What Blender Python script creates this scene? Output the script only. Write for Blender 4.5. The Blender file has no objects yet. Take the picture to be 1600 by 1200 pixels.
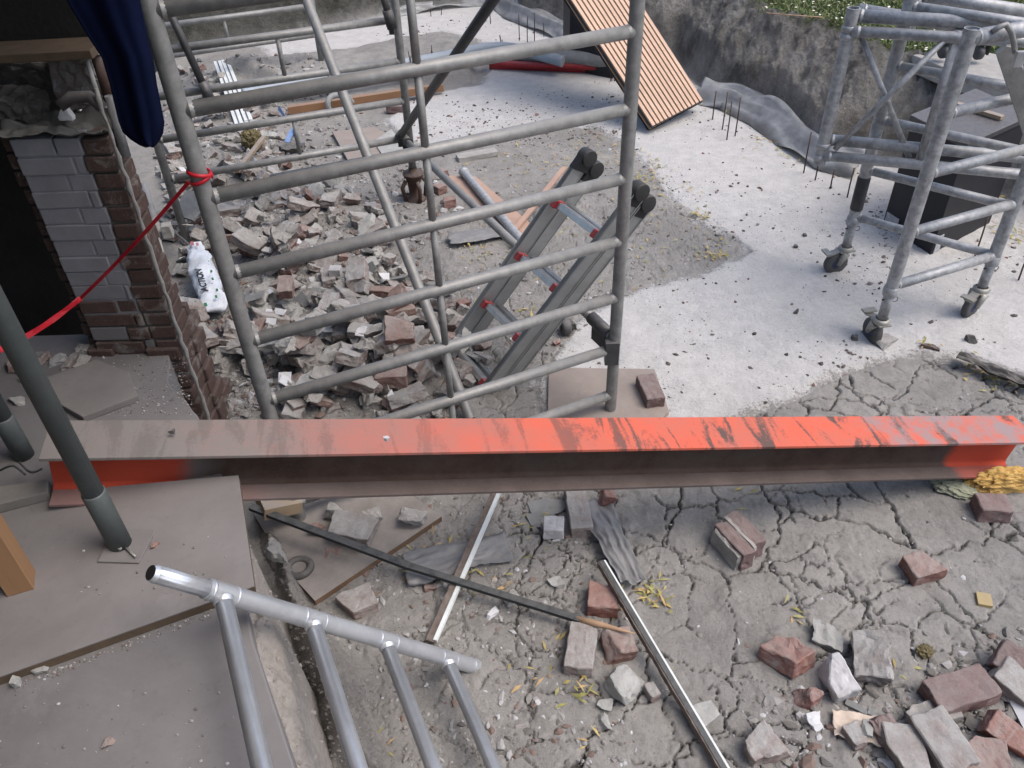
import bpy, bmesh, math, random
import numpy as np
from mathutils import Vector, Matrix
R_=math.radians
scn=bpy.context.scene; col=scn.collection
# ---------------------------------------------------------------- camera, sky, sun, exposure
F=1300.; H=2.2
dn=np.array([50,1590,F]); dn=dn/np.linalg.norm(dn)
c3=np.array([0,0,1.]); Yc=c3-c3.dot(dn)*dn; Yc/=np.linalg.norm(Yc); Zc=-dn; Xc=np.cross(Yc,Zc)
RM=np.array([Xc,Yc,Zc]); CAM=np.array([0,0,H])
cam=bpy.data.cameras.new('camera'); co=bpy.data.objects.new('camera',cam); col.objects.link(co)
cr,cd,cf=RM[:,0],RM[:,1],RM[:,2]
m=Matrix(((cr[0],-cd[0],-cf[0],0),(cr[1],-cd[1],-cf[1],0),(cr[2],-cd[2],-cf[2],H),(0,0,0,1)))
co.matrix_world=m
cam.sensor_width=36; cam.lens=F/1600*36; cam.clip_start=.05; cam.clip_end=500
scn.camera=co
w=bpy.data.worlds.new("World"); scn.world=w; w.use_nodes=True
nt=w.node_tree; bg=nt.nodes['Background']; sk=nt.nodes.new('ShaderNodeTexSky')
sk.sky_type='NISHITA'; sk.sun_disc=False; SE,SA=R_(60),R_(105)
sk.sun_elevation=SE; sk.sun_rotation=SA; sk.air_density=1.0; sk.dust_density=4.0; sk.ozone_density=1.0
nt.links.new(sk.outputs[0],bg.inputs[0]); bg.inputs[1].default_value=.15
sl=bpy.data.lights.new('sun','SUN'); sl.energy=.9; sl.angle=R_(40); sl.color=(1,.98,.955)
so=bpy.data.objects.new('sun',sl); col.objects.link(so)
sd=Vector((math.sin(SA)*math.cos(SE),math.cos(SA)*math.cos(SE),math.sin(SE)))
so.rotation_euler=sd.to_track_quat('Z','Y').to_euler()
scn.view_settings.view_transform='Standard'; scn.view_settings.look='None'
scn.view_settings.exposure=.78; scn.view_settings.gamma=1
scn.cycles.max_bounces=6
random.seed(7); np.random.seed(7)
rnd=random.random; U=random.uniform
# ---------------------------------------------------------------- pixel helpers
def ray(px,py): return RM@np.array([(px-800)/F,(py-600)/F,1.])
def at(px,py,z=0.):
    r=ray(px,py); return Vector(CAM+r*((z-H)/r[2]))
def atY(px,py,y):
    r=ray(px,py); return Vector(CAM+r*(y/r[1]))
def pj(p):
    c=RM.T@(np.array(p)-CAM); return (800+F*c[0]/c[2],600+F*c[1]/c[2])
def zat(x,y,py):
    a,b=0.,2.1
    for _ in range(30):
        mid=(a+b)/2
        if pj((x,y,mid))[1]>py: a=mid
        else: b=mid
    return (a+b)/2
# ---------------------------------------------------------------- tagging
def tag(o,label=None,cat=None,group=None,kind=None):
    if label: o['label']=label
    if cat: o['category']=cat
    if group: o['group']=group
    if kind: o['kind']=kind
    return o
def thing(name,label,cat,loc=(0,0,0),group=None,mat=None):
    o=bpy.data.objects.new(name,None); col.objects.link(o); o.empty_display_size=.1
    if mat is not None: o.matrix_world=mat
    else: o.location=loc
    o['_l']=0; del o['_l']
    return tag(o,label,cat,group)
def root(o):
    while o.parent: o=o.parent
    return o
ROOTM={}
def rootmat(o):
    r=root(o)
    if r.type=='EMPTY':
        return Matrix.LocRotScale(r.location,r.rotation_euler,r.scale)
    return Matrix.Translation(r.location)
class MB:
    def __init__(s): s.v=[];s.f=[];s.m=[];s.sm=[]
    def add(s,vs,fs,mi=0,smooth=False):
        n=len(s.v); s.v+=[Vector(v) for v in vs]
        for f in fs: s.f.append([i+n for i in f]); s.m.append(mi); s.sm.append(smooth)
        return s
    def box(s,c,size,rot=None,mi=0):
        hx,hy,hz=[q/2 for q in size]
        vs=[Vector((x,y,z)) for x in(-hx,hx) for y in(-hy,hy) for z in(-hz,hz)]
        if rot is not None: vs=[rot@v for v in vs]
        c=Vector(c)
        return s.add([v+c for v in vs],[(0,1,3,2),(4,6,7,5),(0,4,5,1),(2,3,7,6),(0,2,6,4),(1,5,7,3)],mi)
    def prism(s,poly,z0,z1,mi=0):   # poly world xy, z may be functions
        n=len(poly); a=sum(poly[i][0]*poly[(i+1)%n][1]-poly[(i+1)%n][0]*poly[i][1] for i in range(n))
        if a<0: poly=poly[::-1]
        vs=[(p[0],p[1],z0) for p in poly]+[(p[0],p[1],z1) for p in poly]
        fs=[tuple(range(n-1,-1,-1)),tuple(range(n,2*n))]+[(i,(i+1)%n,(i+1)%n+n,i+n) for i in range(n)]
        return s.add(vs,fs,mi)
    def path(s,pts,r,seg=12,cap=True,mi=0,prof=None,squash=None):
        pts=[Vector(p) for p in pts]; n=len(pts); rr=r if isinstance(r,(list,tuple)) else [r]*n
        vs=[]; up=None
        for i,p in enumerate(pts):
            t=(pts[min(i+1,n-1)]-pts[max(i-1,0)]).normalized()
            if up is None:
                up=Vector((0,0,1)) if abs(t.z)<.9 else Vector((0,1,0))
            x=t.cross(up).normalized(); y=x.cross(t).normalized(); up=y
            for k in range(seg):
                a=2*math.pi*k/seg; q=rr[i]*(prof[k] if prof else 1)
                vs.append(p+x*math.cos(a)*q*(squash or 1)+y*math.sin(a)*q)
        fs=[(i*seg+k,i*seg+(k+1)%seg,(i+1)*seg+(k+1)%seg,(i+1)*seg+k) for i in range(n-1) for k in range(seg)]
        fs=[f[::-1] for f in fs]
        s.add(vs,fs,mi,True)
        if cap:
            o=len(s.v)-len(vs)
            s.f.append([o+k for k in range(seg)]);s.m.append(mi);s.sm.append(False)
            s.f.append([o+(n-1)*seg+k for k in range(seg)][::-1]);s.m.append(mi);s.sm.append(False)
        return s
    def tube(s,a,b,r,seg=16,hollow=0,mi=0,prof=None,nseg=1):
        a=Vector(a);b=Vector(b)
        pts=[a.lerp(b,i/nseg) for i in range(nseg+1)]
        s.path(pts,r,seg,cap=not hollow,mi=mi,prof=prof)
        if hollow:
            d=(b-a).normalized()
            up=Vector((0,0,1)) if abs(d.z)<.9 else Vector((0,1,0))
            x=d.cross(up).normalized(); y=x.cross(d)
            for e,dd in((a,d),(b,-d)):
                vs=[];ri=r-hollow
                for q,off in((r,0),(ri,0),(ri,.12)):
                    vs+=[e+dd*off+x*math.cos(2*math.pi*k/seg)*q+y*math.sin(2*math.pi*k/seg)*q for k in range(seg)]
                fs=[(k,(k+1)%seg,seg+(k+1)%seg,seg+k) for k in range(seg)]+[(seg+k,seg+(k+1)%seg,2*seg+(k+1)%seg,2*seg+k) for k in range(seg)]+[tuple(range(2*seg,3*seg))]
                s.add(vs,fs,mi,False)
        return s
    def lathe(s,c,axis,prof,seg=20,mi=0,smooth=True):
        c=Vector(c);t=Vector(axis).normalized()
        up=Vector((0,0,1)) if abs(t.z)<.9 else Vector((0,1,0))
        x=t.cross(up).normalized(); y=x.cross(t)
        vs=[c+t*h+(x*math.cos(2*math.pi*k/seg)+y*math.sin(2*math.pi*k/seg))*r for r,h in prof for k in range(seg)]
        fs=[(i*seg+k,i*seg+(k+1)%seg,(i+1)*seg+(k+1)%seg,(i+1)*seg+k) for i in range(len(prof)-1) for k in range(seg)]
        return s.add(vs,fs,mi,smooth)
    def build(s,name,mats,parent=None,bevel=0,sub=0):
        me=bpy.data.meshes.new(name)
        if parent is not None:
            inv=rootmat(parent).inverted()
            vs=[inv@v for v in s.v]; loc=(0,0,0)
        else:
            xs=[v.x for v in s.v];ys=[v.y for v in s.v];zs=[v.z for v in s.v]
            c=Vector(((min(xs)+max(xs))/2,(min(ys)+max(ys))/2,min(zs))); vs=[v-c for v in s.v]; loc=c
        me.from_pydata([tuple(v) for v in vs],[],s.f)
        if not isinstance(mats,(list,tuple)): mats=[mats]
        for q in mats: me.materials.append(q)
        me.polygons.foreach_set('material_index',s.m); me.polygons.foreach_set('use_smooth',s.sm)
        bm=bmesh.new(); bm.from_mesh(me); bmesh.ops.recalc_face_normals(bm,faces=bm.faces); bm.to_mesh(me); bm.free()
        me.update()
        o=bpy.data.objects.new(name,me); col.objects.link(o); o.location=loc
        if parent is not None: o.parent=parent
        if bevel:
            b=o.modifiers.new('b','BEVEL'); b.width=bevel; b.segments=2; b.limit_method='ANGLE'; b.angle_limit=R_(40)
        return o
# ---------------------------------------------------------------- materials
def hexl(c): return c if len(c)==4 else (*c,1)
class NT:
    def __init__(s,name):
        s.m=bpy.data.materials.new(name); s.m.use_nodes=True; s.t=s.m.node_tree; s.b=s.t.nodes['Principled BSDF']
        s.tc=s.t.nodes.new('ShaderNodeTexCoord')
    def n(s,k,**kw):
        q=s.t.nodes.new(k)
        for a,b in kw.items(): setattr(q,a,b)
        return q
    def l(s,a,b): s.t.links.new(a,b)
    def vec(s,sc=(1,1,1),objrand=True):
        mp=s.n('ShaderNodeMapping'); mp.inputs['Scale'].default_value=sc; s.l(s.tc.outputs['Object'],mp.inputs[0])
        if objrand:
            oi=s.n('ShaderNodeObjectInfo'); mu=s.n('ShaderNodeMath',operation='MULTIPLY'); mu.inputs[1].default_value=37.
            s.l(oi.outputs['Random'],mu.inputs[0]); s.l(mu.outputs[0],mp.inputs['Location'])
        return mp.outputs[0]
    def noise(s,scale,detail=5,rough=.6,vec=None,dist=0):
        q=s.n('ShaderNodeTexNoise'); q.inputs['Scale'].default_value=scale; q.inputs['Detail'].default_value=detail; q.inputs['Roughness'].default_value=rough; q.inputs['Distortion'].default_value=dist
        if vec is not None: s.l(vec,q.inputs['Vector'])
        return q.outputs['Fac']
    def ramp(s,x,a,b,lo=0.,hi=1.):
        q=s.n('ShaderNodeMapRange'); q.clamp=True
        for i,v in zip((1,2,3,4),(a,b,lo,hi)): q.inputs[i].default_value=v
        s.l(x,q.inputs[0]); return q.outputs[0]
    def math(s,op,a,b=None):
        q=s.n('ShaderNodeMath',operation=op)
        for i,v in enumerate((a,b)):
            if v is None: continue
            if isinstance(v,(int,float)): q.inputs[i].default_value=v
            else: s.l(v,q.inputs[i])
        return q.outputs[0]
    def mix(s,f,a,b):
        q=s.n('ShaderNodeMix',data_type='RGBA')
        for i,v in ((0,f),(6,a),(7,b)):
            if isinstance(v,(int,float)): q.inputs[i].default_value=v
            elif isinstance(v,(tuple,list)): q.inputs[i].default_value=hexl(v)
            else: s.l(v,q.inputs[i])
        return q.outputs[2]
    def attr(s,name):
        q=s.n('ShaderNodeAttribute'); q.attribute_name=name; return q.outputs['Fac']
    def up(s):
        g=s.n('ShaderNodeNewGeometry'); x=s.n('ShaderNodeSeparateXYZ'); s.l(g.outputs['Normal'],x.inputs[0]); return x.outputs[2]
    def done(s,colr,rough=.9,metal=0.,bump=None,bd=.003,spec=None):
        if isinstance(colr,(tuple,list)): s.b.inputs['Base Color'].default_value=hexl(colr)
        else: s.l(colr,s.b.inputs['Base Color'])
        for k,v in(('Roughness',rough),('Metallic',metal)):
            if isinstance(v,(int,float)): s.b.inputs[k].default_value=v
            else: s.l(v,s.b.inputs[k])
        if spec is not None: s.b.inputs['Specular IOR Level'].default_value=spec
        if bump is not None:
            q=s.n('ShaderNodeBump'); q.inputs['Distance'].default_value=bd; q.inputs['Strength'].default_value=1.; s.l(bump,q.inputs['Height']); s.l(q.outputs[0],s.b.inputs['Normal'])
        return s.m
def simple(name,c1,c2,rough=.85,metal=0.,sc=20,bd=.001,dust=0.,dcol=(.26,.245,.235),stretch=(1,1,1),spec=.4):
    s=NT(name); v=s.vec(stretch)
    a=s.noise(sc,6,.65,v); f=s.noise(sc*9,4,.7,v)
    c=s.mix(s.ramp(a,.35,.65),c1,c2)
    c=s.mix(s.ramp(f,.55,.8,0,.35),c,tuple(q*.55 for q in c1))
    c=s.mix(s.ramp(s.noise(sc*.33,6,.7,v,.4),.48,.62,0,.38),c,tuple(q*.66 for q in c1))
    c=s.mix(s.ramp(s.noise(sc*.8,7,.75,v,.2),.57,.66,0,.30),c,tuple(min(.8,q*1.35) for q in c1))
    if dust:
        d=s.math('MULTIPLY',s.ramp(s.up(),.1,.85),s.ramp(s.noise(sc*1.7,5,.7,v),.25,.55,0,dust))
        c=s.mix(d,c,dcol)
        if metal: metal=s.ramp(d,0,.8,metal,0)
    return s.done(c,rough,metal,s.math('ADD',a,s.math('MULTIPLY',f,.5)),bd,spec)
def brickmat(name,c1,c2,dust=.8,mortar=.45,dcol=(.27,.245,.23)):
    s=NT(name); v=s.vec()
    oi=s.n('ShaderNodeObjectInfo')
    c=s.mix(oi.outputs['Random'],c1,c2)
    a=s.noise(18,5,.6,v); f=s.noise(160,4,.7,v)
    c=s.mix(s.ramp(a,.35,.7,0,.5),c,tuple(q*.5 for q in c1))
    c=s.mix(s.ramp(s.noise(11,6,.7,v,.6),.60-.12*mortar,.66,0,mortar*1.6),c,(.30,.28,.255))
    d=s.math('MULTIPLY',s.ramp(s.up(),-.3,.7,.12+.15*(dust>.9),1),s.ramp(s.noise(14,6,.75,v),.3,.6,dust*.35,dust))
    c=s.mix(d,c,dcol)
    c=s.mix(s.ramp(f,.62,.72,0,.5),c,(.36,.34,.33))
    c=s.mix(s.ramp(f,.38,.30,0,.5),c,(.06,.05,.045))
    return s.done(c,.95,0,s.math('ADD',s.noise(45,6,.7,v),s.math('MULTIPLY',f,.4)),.004,.2)
M={}
M['brick']=brickmat('brick_red',(.23,.095,.07),(.18,.10,.085),.68,.45,(.33,.31,.29))
M['brickfresh']=brickmat('brick_fresh',(.27,.095,.065),(.20,.085,.07),.5,.45,(.33,.31,.29))
M['brickgrey']=brickmat('brick_dusty',(.21,.12,.095),(.17,.14,.125),1.0,.7,(.335,.328,.315))
M['purple']=brickmat('brick_purple',(.19,.105,.098),(.165,.10,.095),.6,.25)
M['mortar']=simple('mortar_chunk',(.38,.365,.34),(.28,.272,.255),.95,0,16,.004,.3)
M['concrete']=simple('concrete_lump',(.40,.40,.38),(.29,.29,.275),.95,0,14,.003,.2)
M['whitebrick']=simple('white_painted_brick',(.55,.55,.56),(.42,.41,.40),.7,0,14,.001,.25)
M['plaster']=simple('white_plaster',(.62,.63,.65),(.50,.50,.51),.6,0,10,.0005)
M['slate']=simple('slate_grey',(.17,.18,.18),(.22,.225,.22),.8,0,10,.001,.3)
M['darkstone']=simple('dark_stone',(.07,.068,.065),(.13,.12,.11),.9,0,30,.003,.2)
M['galv']=simple('galvanised_tube',(.31,.31,.30),(.20,.203,.20),.5,.4,26,.0006,.55,(.24,.228,.215))
M['galvdark']=simple('weathered_dark_tube',(.10,.10,.105),(.07,.07,.072),.5,.4,30,.0006,.35,(.22,.20,.19))
M['galvworn']=simple('pitted_alloy_tube',(.46,.47,.48),(.23,.235,.24),.5,.4,34,.0012,.3,(.42,.42,.42))
M['alloy']=simple('clean_alloy_tube',(.62,.64,.67),(.54,.56,.59),.34,.65,12,.0002,.0)
M['ladder']=simple('ladder_aluminium',(.42,.425,.415),(.34,.345,.335),.5,.25,10,.0003,.4,(.27,.26,.24))
M['shine']=simple('rung_tread_aluminium',(.55,.57,.58),(.42,.43,.44),.35,.7,20,.0003,.15)
M['redplast']=simple('red_plastic',(.42,.03,.035),(.33,.03,.035),.55,0,30,.0003,.3)
M['blackplast']=simple('black_plastic',(.03,.03,.032),(.05,.05,.052),.55,0,25,.0004,.35,(.2,.19,.18))
M['capblack']=simple('cap_black',(.022,.022,.023),(.03,.03,.03),.6,0,20,.0003,.1)
M['rust']=simple('rusty_iron',(.06,.04,.033),(.10,.06,.045),.9,.2,40,.002,.3)
M['blackbox']=simple('black_sheet',(.013,.013,.016),(.02,.02,.024),.6,0,6,.0002)
M['oak']=simple('light_oak',(.58,.395,.285),(.49,.325,.23),.6,0,7,.0003,0,stretch=(1,1,.12))
M['pine']=simple('pine_timber',(.30,.17,.085),(.24,.135,.07),.7,0,8,.0006,.0,stretch=(1,1,.1))
M['pinelight']=simple('dusty_timber',(.34,.26,.17),(.27,.20,.13),.8,0,8,.0006,.7,stretch=(.3,1,1))
M['batten']=simple('orange_batten',(.30,.165,.085),(.24,.13,.07),.75,0,9,.0006,.35,stretch=(.3,1,1))
M['plydust']=simple('dust_covered_board',(.21,.196,.192),(.175,.163,.16),.95,0,5,.0006,.0)
M['plyedge']=simple('board_edge',(.12,.085,.055),(.09,.065,.045),.9,0,30,.001)
M['ply']=simple('pinkish_plywood',(.44,.27,.19),(.36,.22,.16),.8,0,10,.0005,.35,(.35,.30,.27))
M['paver']=simple('sandy_fibre_board',(.29,.24,.205),(.24,.195,.17),.95,0,8,.0006,.35)
M['slab']=simple('dusty_slab',(.185,.176,.176),(.15,.142,.143),.97,0,4,.0012)
M['pvc']=simple('pale_blue_conduit',(.36,.42,.47),(.30,.35,.39),.5,0,8,.0003,.25)
M['pvcdark']=simple('grey_plastic_pipe',(.22,.225,.22),(.30,.31,.31),.6,0,20,.0005,.4)
M['redtape']=simple('red_tape',(.50,.012,.025),(.36,.01,.02),.5,0,30,.0003)
M['white_pvc']=simple('white_profile',(.72,.76,.76),(.60,.63,.62),.45,0,10,.0002,.1)
M['brownedge']=simple('brown_splintered_edge',(.13,.10,.085),(.20,.17,.15),.9,0,40,.002)
M['blacklath']=simple('black_painted_lath',(.018,.024,.026),(.03,.035,.037),.55,0,20,.0003,.25)
M['cloth']=simple('navy_cloth',(.004,.0065,.022),(.006,.009,.032),.95,0,5,.0006,spec=.05)
M['lead']=simple('grey_lead_sheet',(.19,.195,.205),(.14,.145,.15),.6,.25,9,.0015,.55,(.25,.24,.23))
M['foam']=simple('yellow_foam',(.60,.39,.13),(.47,.28,.08),.9,0,25,.006)
M['foamgrey']=simple('grey_green_foam_skin',(.33,.34,.24),(.25,.26,.2),.9,0,25,.004)
M['felt']=simple('dark_felt',(.045,.042,.038),(.07,.065,.055),.95,0,20,.002,.4)
M['dark']=simple('interior_shade_tone',(.022,.021,.020),(.032,.03,.028),.95,0,6,.004)  # near-black tone paints in the darkness of the unlit indoors
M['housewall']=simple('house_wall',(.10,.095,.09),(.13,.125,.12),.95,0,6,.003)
M['greenplas']=simple('dusty_green_plastic',(.055,.062,.055),(.09,.09,.08),.7,0,15,.002,.4)
M['cap']=simple('oak_splinter',(.45,.30,.19),(.36,.23,.14),.8,0,20,.0006)
M['rubber']=simple('dark_rubber',(.055,.05,.048),(.075,.07,.065),.8,0,20,.001,.3)
M['tyre']=simple('grey_rubber_tyre',(.06,.06,.062),(.09,.088,.085),.7,0,20,.0005,.3)
M['bluehub']=simple('blue_hub',(.03,.04,.10),(.04,.05,.09),.6,0,20,.0003)
M['zinc']=simple('zinc_fork',(.35,.34,.30),(.26,.255,.23),.5,.5,20,.0005,.35)
M['blueplas']=simple('blue_plastic_strip',(.10,.20,.42),(.14,.25,.46),.6,0,20,.0005,.2)
M['black']=simple('black_print',(.012,.012,.014),(.02,.02,.02),.5,0,10,.0001)
M['moss']=simple('mossy_wool',(.12,.10,.05),(.18,.15,.08),.95,0,30,.005)
M['gold']=simple('golden_block',(.42,.33,.15),(.36,.27,.13),.8,0,15,.001,.2)
def pebmat(name,cols,up=0):
    s=NT(name); g=s.n('ShaderNodeNewGeometry'); r=s.n('ShaderNodeValToRGB'); r.color_ramp.interpolation='CONSTANT'
    e=r.color_ramp.elements; e[0].position=0; e[0].color=hexl(cols[0]); e[1].position=1/len(cols); e[1].color=hexl(cols[1])
    for i,c in enumerate(cols[2:],2):
        q=e.new(i/len(cols)); q.color=hexl(c)
    s.l(g.outputs['Random Per Island'],r.inputs[0])
    return s.done(r.outputs[0],.9,0,None,0,.3)
M['pebdark']=pebmat('speckle_pebbles',[(.06,.055,.05),(.10,.09,.08),(.13,.11,.10),(.09,.08,.075),(.17,.15,.14),(.2,.12,.1)])
M['peblight']=pebmat('rubble_crumbs',[(.17,.16,.15),(.22,.21,.20),(.27,.26,.25),(.20,.19,.175),(.33,.32,.315),(.18,.13,.11),(.14,.13,.12),(.24,.22,.21),(.42,.42,.42)])
M['leaf']=pebmat('yellowed_leaves',[(.36,.30,.10),(.42,.33,.13),(.26,.25,.08),(.40,.28,.14),(.33,.31,.14)])
M['grass']=pebmat('grass_blades',[(.12,.17,.06),(.10,.145,.05),(.17,.20,.085),(.14,.17,.065),(.25,.25,.13)])
M['petal']=pebmat('pale_petals',[(.75,.72,.62),(.7,.68,.6),(.62,.6,.5)])
# beam paint
def beam_top():
    s=NT('orange_primer_top'); x=s.n('ShaderNodeSeparateXYZ'); s.l(s.tc.outputs['Object'],x.inputs[0]); X=x.outputs[0]
    v=s.vec((1,1,1),False); v2=s.n('ShaderNodeMapping'); v2.inputs['Scale'].default_value=(11,2.2,1); v2.inputs['Rotation'].default_value=(0,0,R_(-28)); s.l(s.tc.outputs['Object'],v2.inputs[0])
    big=s.noise(3,5,.6,v)
    c=s.mix(s.ramp(s.noise(6,4,.6,v),.35,.65),(.62,.105,.055),(.52,.12,.075))
    # settled dust: thick at the house end, thinning outwards
    g=s.math('ADD',s.ramp(X,.25,1.35,.95,.08),s.math('MULTIPLY',s.math('SUBTRACT',big,.5),.7))
    g=s.math('ADD',g,s.math('MULTIPLY',s.math('SUBTRACT',s.noise(180,3,.8,v),.5),1.1))
    c=s.mix(s.ramp(g,.05,.85,0.08,.99),c,(.185,.175,.165))
    # dirt scuffs
    sc=s.noise(1.,5,.65,v2.outputs[0],.8); fine=s.noise(90,4,.8,v)
    sf=s.math('ADD',sc,s.math('MULTIPLY',s.math('SUBTRACT',fine,.5),.22))
    sm=s.math('MULTIPLY',s.ramp(sf,.515,.585),s.ramp(X,1.1,1.7,.35,1))
    c=s.mix(s.math('MULTIPLY',sm,.92),c,(.075,.065,.058))
    e=s.math('ADD',X,s.math('MULTIPLY',s.math('SUBTRACT',s.noise(5,5,.7,v),.5),1.1))
    c=s.mix(s.math('MULTIPLY',s.ramp(e,2.40,2.55),s.ramp(s.noise(9,5,.7,v),.42,.58,0,.9)),c,(.25,.21,.21))
    c=s.mix(s.ramp(s.noise(260,2,.6,v),.72,.76,0,.7),c,(.5,.42,.38))
    return s.done(c,.75,0,fine,.0005,.3)
def beam_web():
    s=NT('rusty_web'); x=s.n('ShaderNodeSeparateXYZ'); s.l(s.tc.outputs['Object'],x.inputs[0]); X=x.outputs[0]
    v=s.vec((1,1,1),False)
    X=s.math('ADD',X,s.math('MULTIPLY',s.math('SUBTRACT',s.noise(9,4,.6,v),.5),.06))
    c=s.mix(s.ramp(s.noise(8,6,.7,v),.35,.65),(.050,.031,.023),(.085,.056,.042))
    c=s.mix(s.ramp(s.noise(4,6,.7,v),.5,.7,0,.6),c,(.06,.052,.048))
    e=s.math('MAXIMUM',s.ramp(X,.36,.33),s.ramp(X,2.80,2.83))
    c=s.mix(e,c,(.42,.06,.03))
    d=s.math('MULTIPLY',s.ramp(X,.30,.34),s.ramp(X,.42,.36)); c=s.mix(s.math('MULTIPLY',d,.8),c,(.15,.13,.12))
    c=s.mix(s.ramp(s.noise(160,3,.7,v),.62,.72,0,.4),c,(.16,.13,.115))
    return s.done(c,.85,0,s.noise(120,4,.7,v),.0008,.3)
def beam_bot():
    s=NT('dusty_bottom_flange'); x=s.n('ShaderNodeSeparateXYZ'); s.l(s.tc.outputs['Object'],x.inputs[0]); X=x.outputs[0]
    v=s.vec((1,1,1),False)
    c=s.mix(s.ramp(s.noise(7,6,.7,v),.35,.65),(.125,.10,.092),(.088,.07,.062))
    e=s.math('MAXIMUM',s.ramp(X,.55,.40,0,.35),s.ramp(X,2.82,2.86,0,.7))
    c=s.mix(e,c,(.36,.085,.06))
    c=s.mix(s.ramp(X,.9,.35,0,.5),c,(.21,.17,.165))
    c=s.mix(s.ramp(s.noise(200,3,.8,v),.6,.72,0,.5),c,(.22,.19,.175))
    return s.done(c,.9,0,s.noise(150,4,.7,v),.001,.25)
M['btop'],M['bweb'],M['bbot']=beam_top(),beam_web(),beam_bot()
def film():
    s=NT('dusty_plastic_film'); v=s.vec()
    c=s.mix(s.ramp(s.noise(12,5,.6,v),.35,.65),(.20,.205,.205),(.30,.305,.31))
    m=s.done(c,.35,0,s.noise(25,5,.6,v),.006,.5); s.b.inputs['Alpha'].default_value=.82
    return m
M['film']=film()
# ---------------------------------------------------------------- terrain
def hsh(ix,iy,k=0):
    n=(ix.astype(np.int64)*374761393+iy.astype(np.int64)*668265263+k*1442695041)&0xffffffff
    n=((n^(n>>13))*1274126177)&0xffffffff
    return ((n^(n>>16))&0xffff)/65535.
def vnoise(x,y,k=0):
    ix=np.floor(x);iy=np.floor(y);fx=x-ix;fy=y-iy;fx=fx*fx*(3-2*fx);fy=fy*fy*(3-2*fy)
    a=hsh(ix,iy,k);b=hsh(ix+1,iy,k);c=hsh(ix,iy+1,k);d=hsh(ix+1,iy+1,k)
    return (a+(b-a)*fx)*(1-fy)+(c+(d-c)*fx)*fy
def fbm(x,y,o=4,k=0):
    s=0;a=.5;t=0
    for i in range(o): s=s+a*vnoise(x,y,k+i);t+=a;a*=.5;x=x*2.03+11.3;y=y*2.03+5.7
    return s/t-.5
def sdf(poly,x,y):
    P=np.array(poly,float);d=np.full(x.shape,1e9);ins=np.zeros(x.shape,bool)
    for i in range(len(P)):
        a=P[i];b=P[(i+1)%len(P)];e=b-a
        t=np.clip(((x-a[0])*e[0]+(y-a[1])*e[1])/(e@e+1e-12),0,1)
        d=np.minimum(d,np.hypot(x-a[0]-e[0]*t,y-a[1]-e[1]*t))
        c=((a[1]>y)!=(b[1]>y)); 
        with np.errstate(all='ignore'): xi=a[0]+(y-a[1])/(b[1]-a[1]+1e-15)*(b[0]-a[0])
        ins^=c&(x<xi)
    return np.where(ins,d,-d)
def W(pts,z=0): return [tuple(at(*p,z)[:2]) for p in pts]
ss=lambda t:(lambda q:q*q*(3-2*q))(np.clip(t,0,1))
foot=W([(300,82),(450,57),(612,26),(725,12),(775,8),(800,34),(885,52),(962,84),(1060,90),(1100,145),(1180,182),(1280,250),(1400,262),(1500,290),(1600,330),(1700,400)])
pit=[(-9,6.5)]+foot+[(4.6,2.6),(5,-3),(-9,-3)]
white1=W([(1700,640),(1600,592),(1500,556),(1400,556),(1300,588),(1235,625),(1165,648),(1100,672),(960,690),(850,680),(838,600),(880,545),(905,500),(955,472),(1010,450),(1085,435),(1168,397),(1150,375),(1088,348),(1035,300),(1005,255),(975,228),(930,200),(850,205),(760,222),(690,238),(640,225),(600,190),(640,160),(700,142),(750,133),(765,108),(890,112),(1000,80),(1100,140),(1280,250),(1400,260),(1600,320),(1750,420)])
white2=W([(425,95),(470,88),(540,80),(620,66),(690,52),(745,64),(770,74),(900,74),(900,50),(775,4),(725,8),(612,22),(440,60),(400,70)])
island=W([(330,120),(430,103),(540,88),(620,74),(690,60),(735,72),(748,100),(742,130),(690,138),(600,128),(450,150)])
heapP=W([(320,330),(420,290),(520,280),(640,330),(600,400),(690,470),(725,540),(700,640),(640,700),(330,700),(300,560),(330,480),(300,400)])
heap2=W([(250,110),(440,95),(480,150),(470,260),(360,330),(250,300)])
def zbase(x,y):
    d=-sdf(pit,x+.25*fbm(x*1.1,y*1.1,3,50),y+.25*fbm(x*1.1,y*1.1,3,60))
    s1=ss(d/.13)*.27; s2=ss((d-.06)/.42)*.23+ss((d+.0)/.8)*.5*ss((y-6.6)/.6)*ss((1.2-x)/.6)
    z=s1+s2
    rough=ss(d/.1)*(1-ss((d-.42)/.3))
    n1=fbm(x*3.1,y*3.1,5,3)
    z=z+rough*(.14*n1+.17*np.abs(fbm(x*8,y*8,4,9))+.07*fbm(x*22,y*22,4,19))
    z=z+ss((d-.5)/.3)*.03*fbm(x*4,y*4,3,77)
    i=sdf(island,x,y); z=z+ss(i/.10)*(.10+.06*fbm(x*6,y*6,4,31))
    z=z+ss((sdf(heapP,x,y)+.05)/.35)*(.05+.04*fbm(x*5,y*5,3,5))+ss(sdf(heap2,x,y)/.4)*(.06+.06*fbm(x*4,y*4,3,6))
    w_=np.maximum(sdf(white1,x,y),sdf(white2,x,y))
    z=z+ss((w_+.03*fbm(x*14,y*14,3,8)*2+.01)/.04)*.014+.012*fbm(x*2.2,y*2.2,3,4)*(w_<.02)*1.4
    return z,d,w_
gx=np.concatenate([np.array([-90,-50,-25,-14]),np.arange(-10,-4,.15),np.arange(-4,-.8,.025),np.arange(-.8,2.9,.0046),np.arange(2.9,6,.03),np.arange(6,12,.3),np.array([14,25,50,90])])
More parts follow.
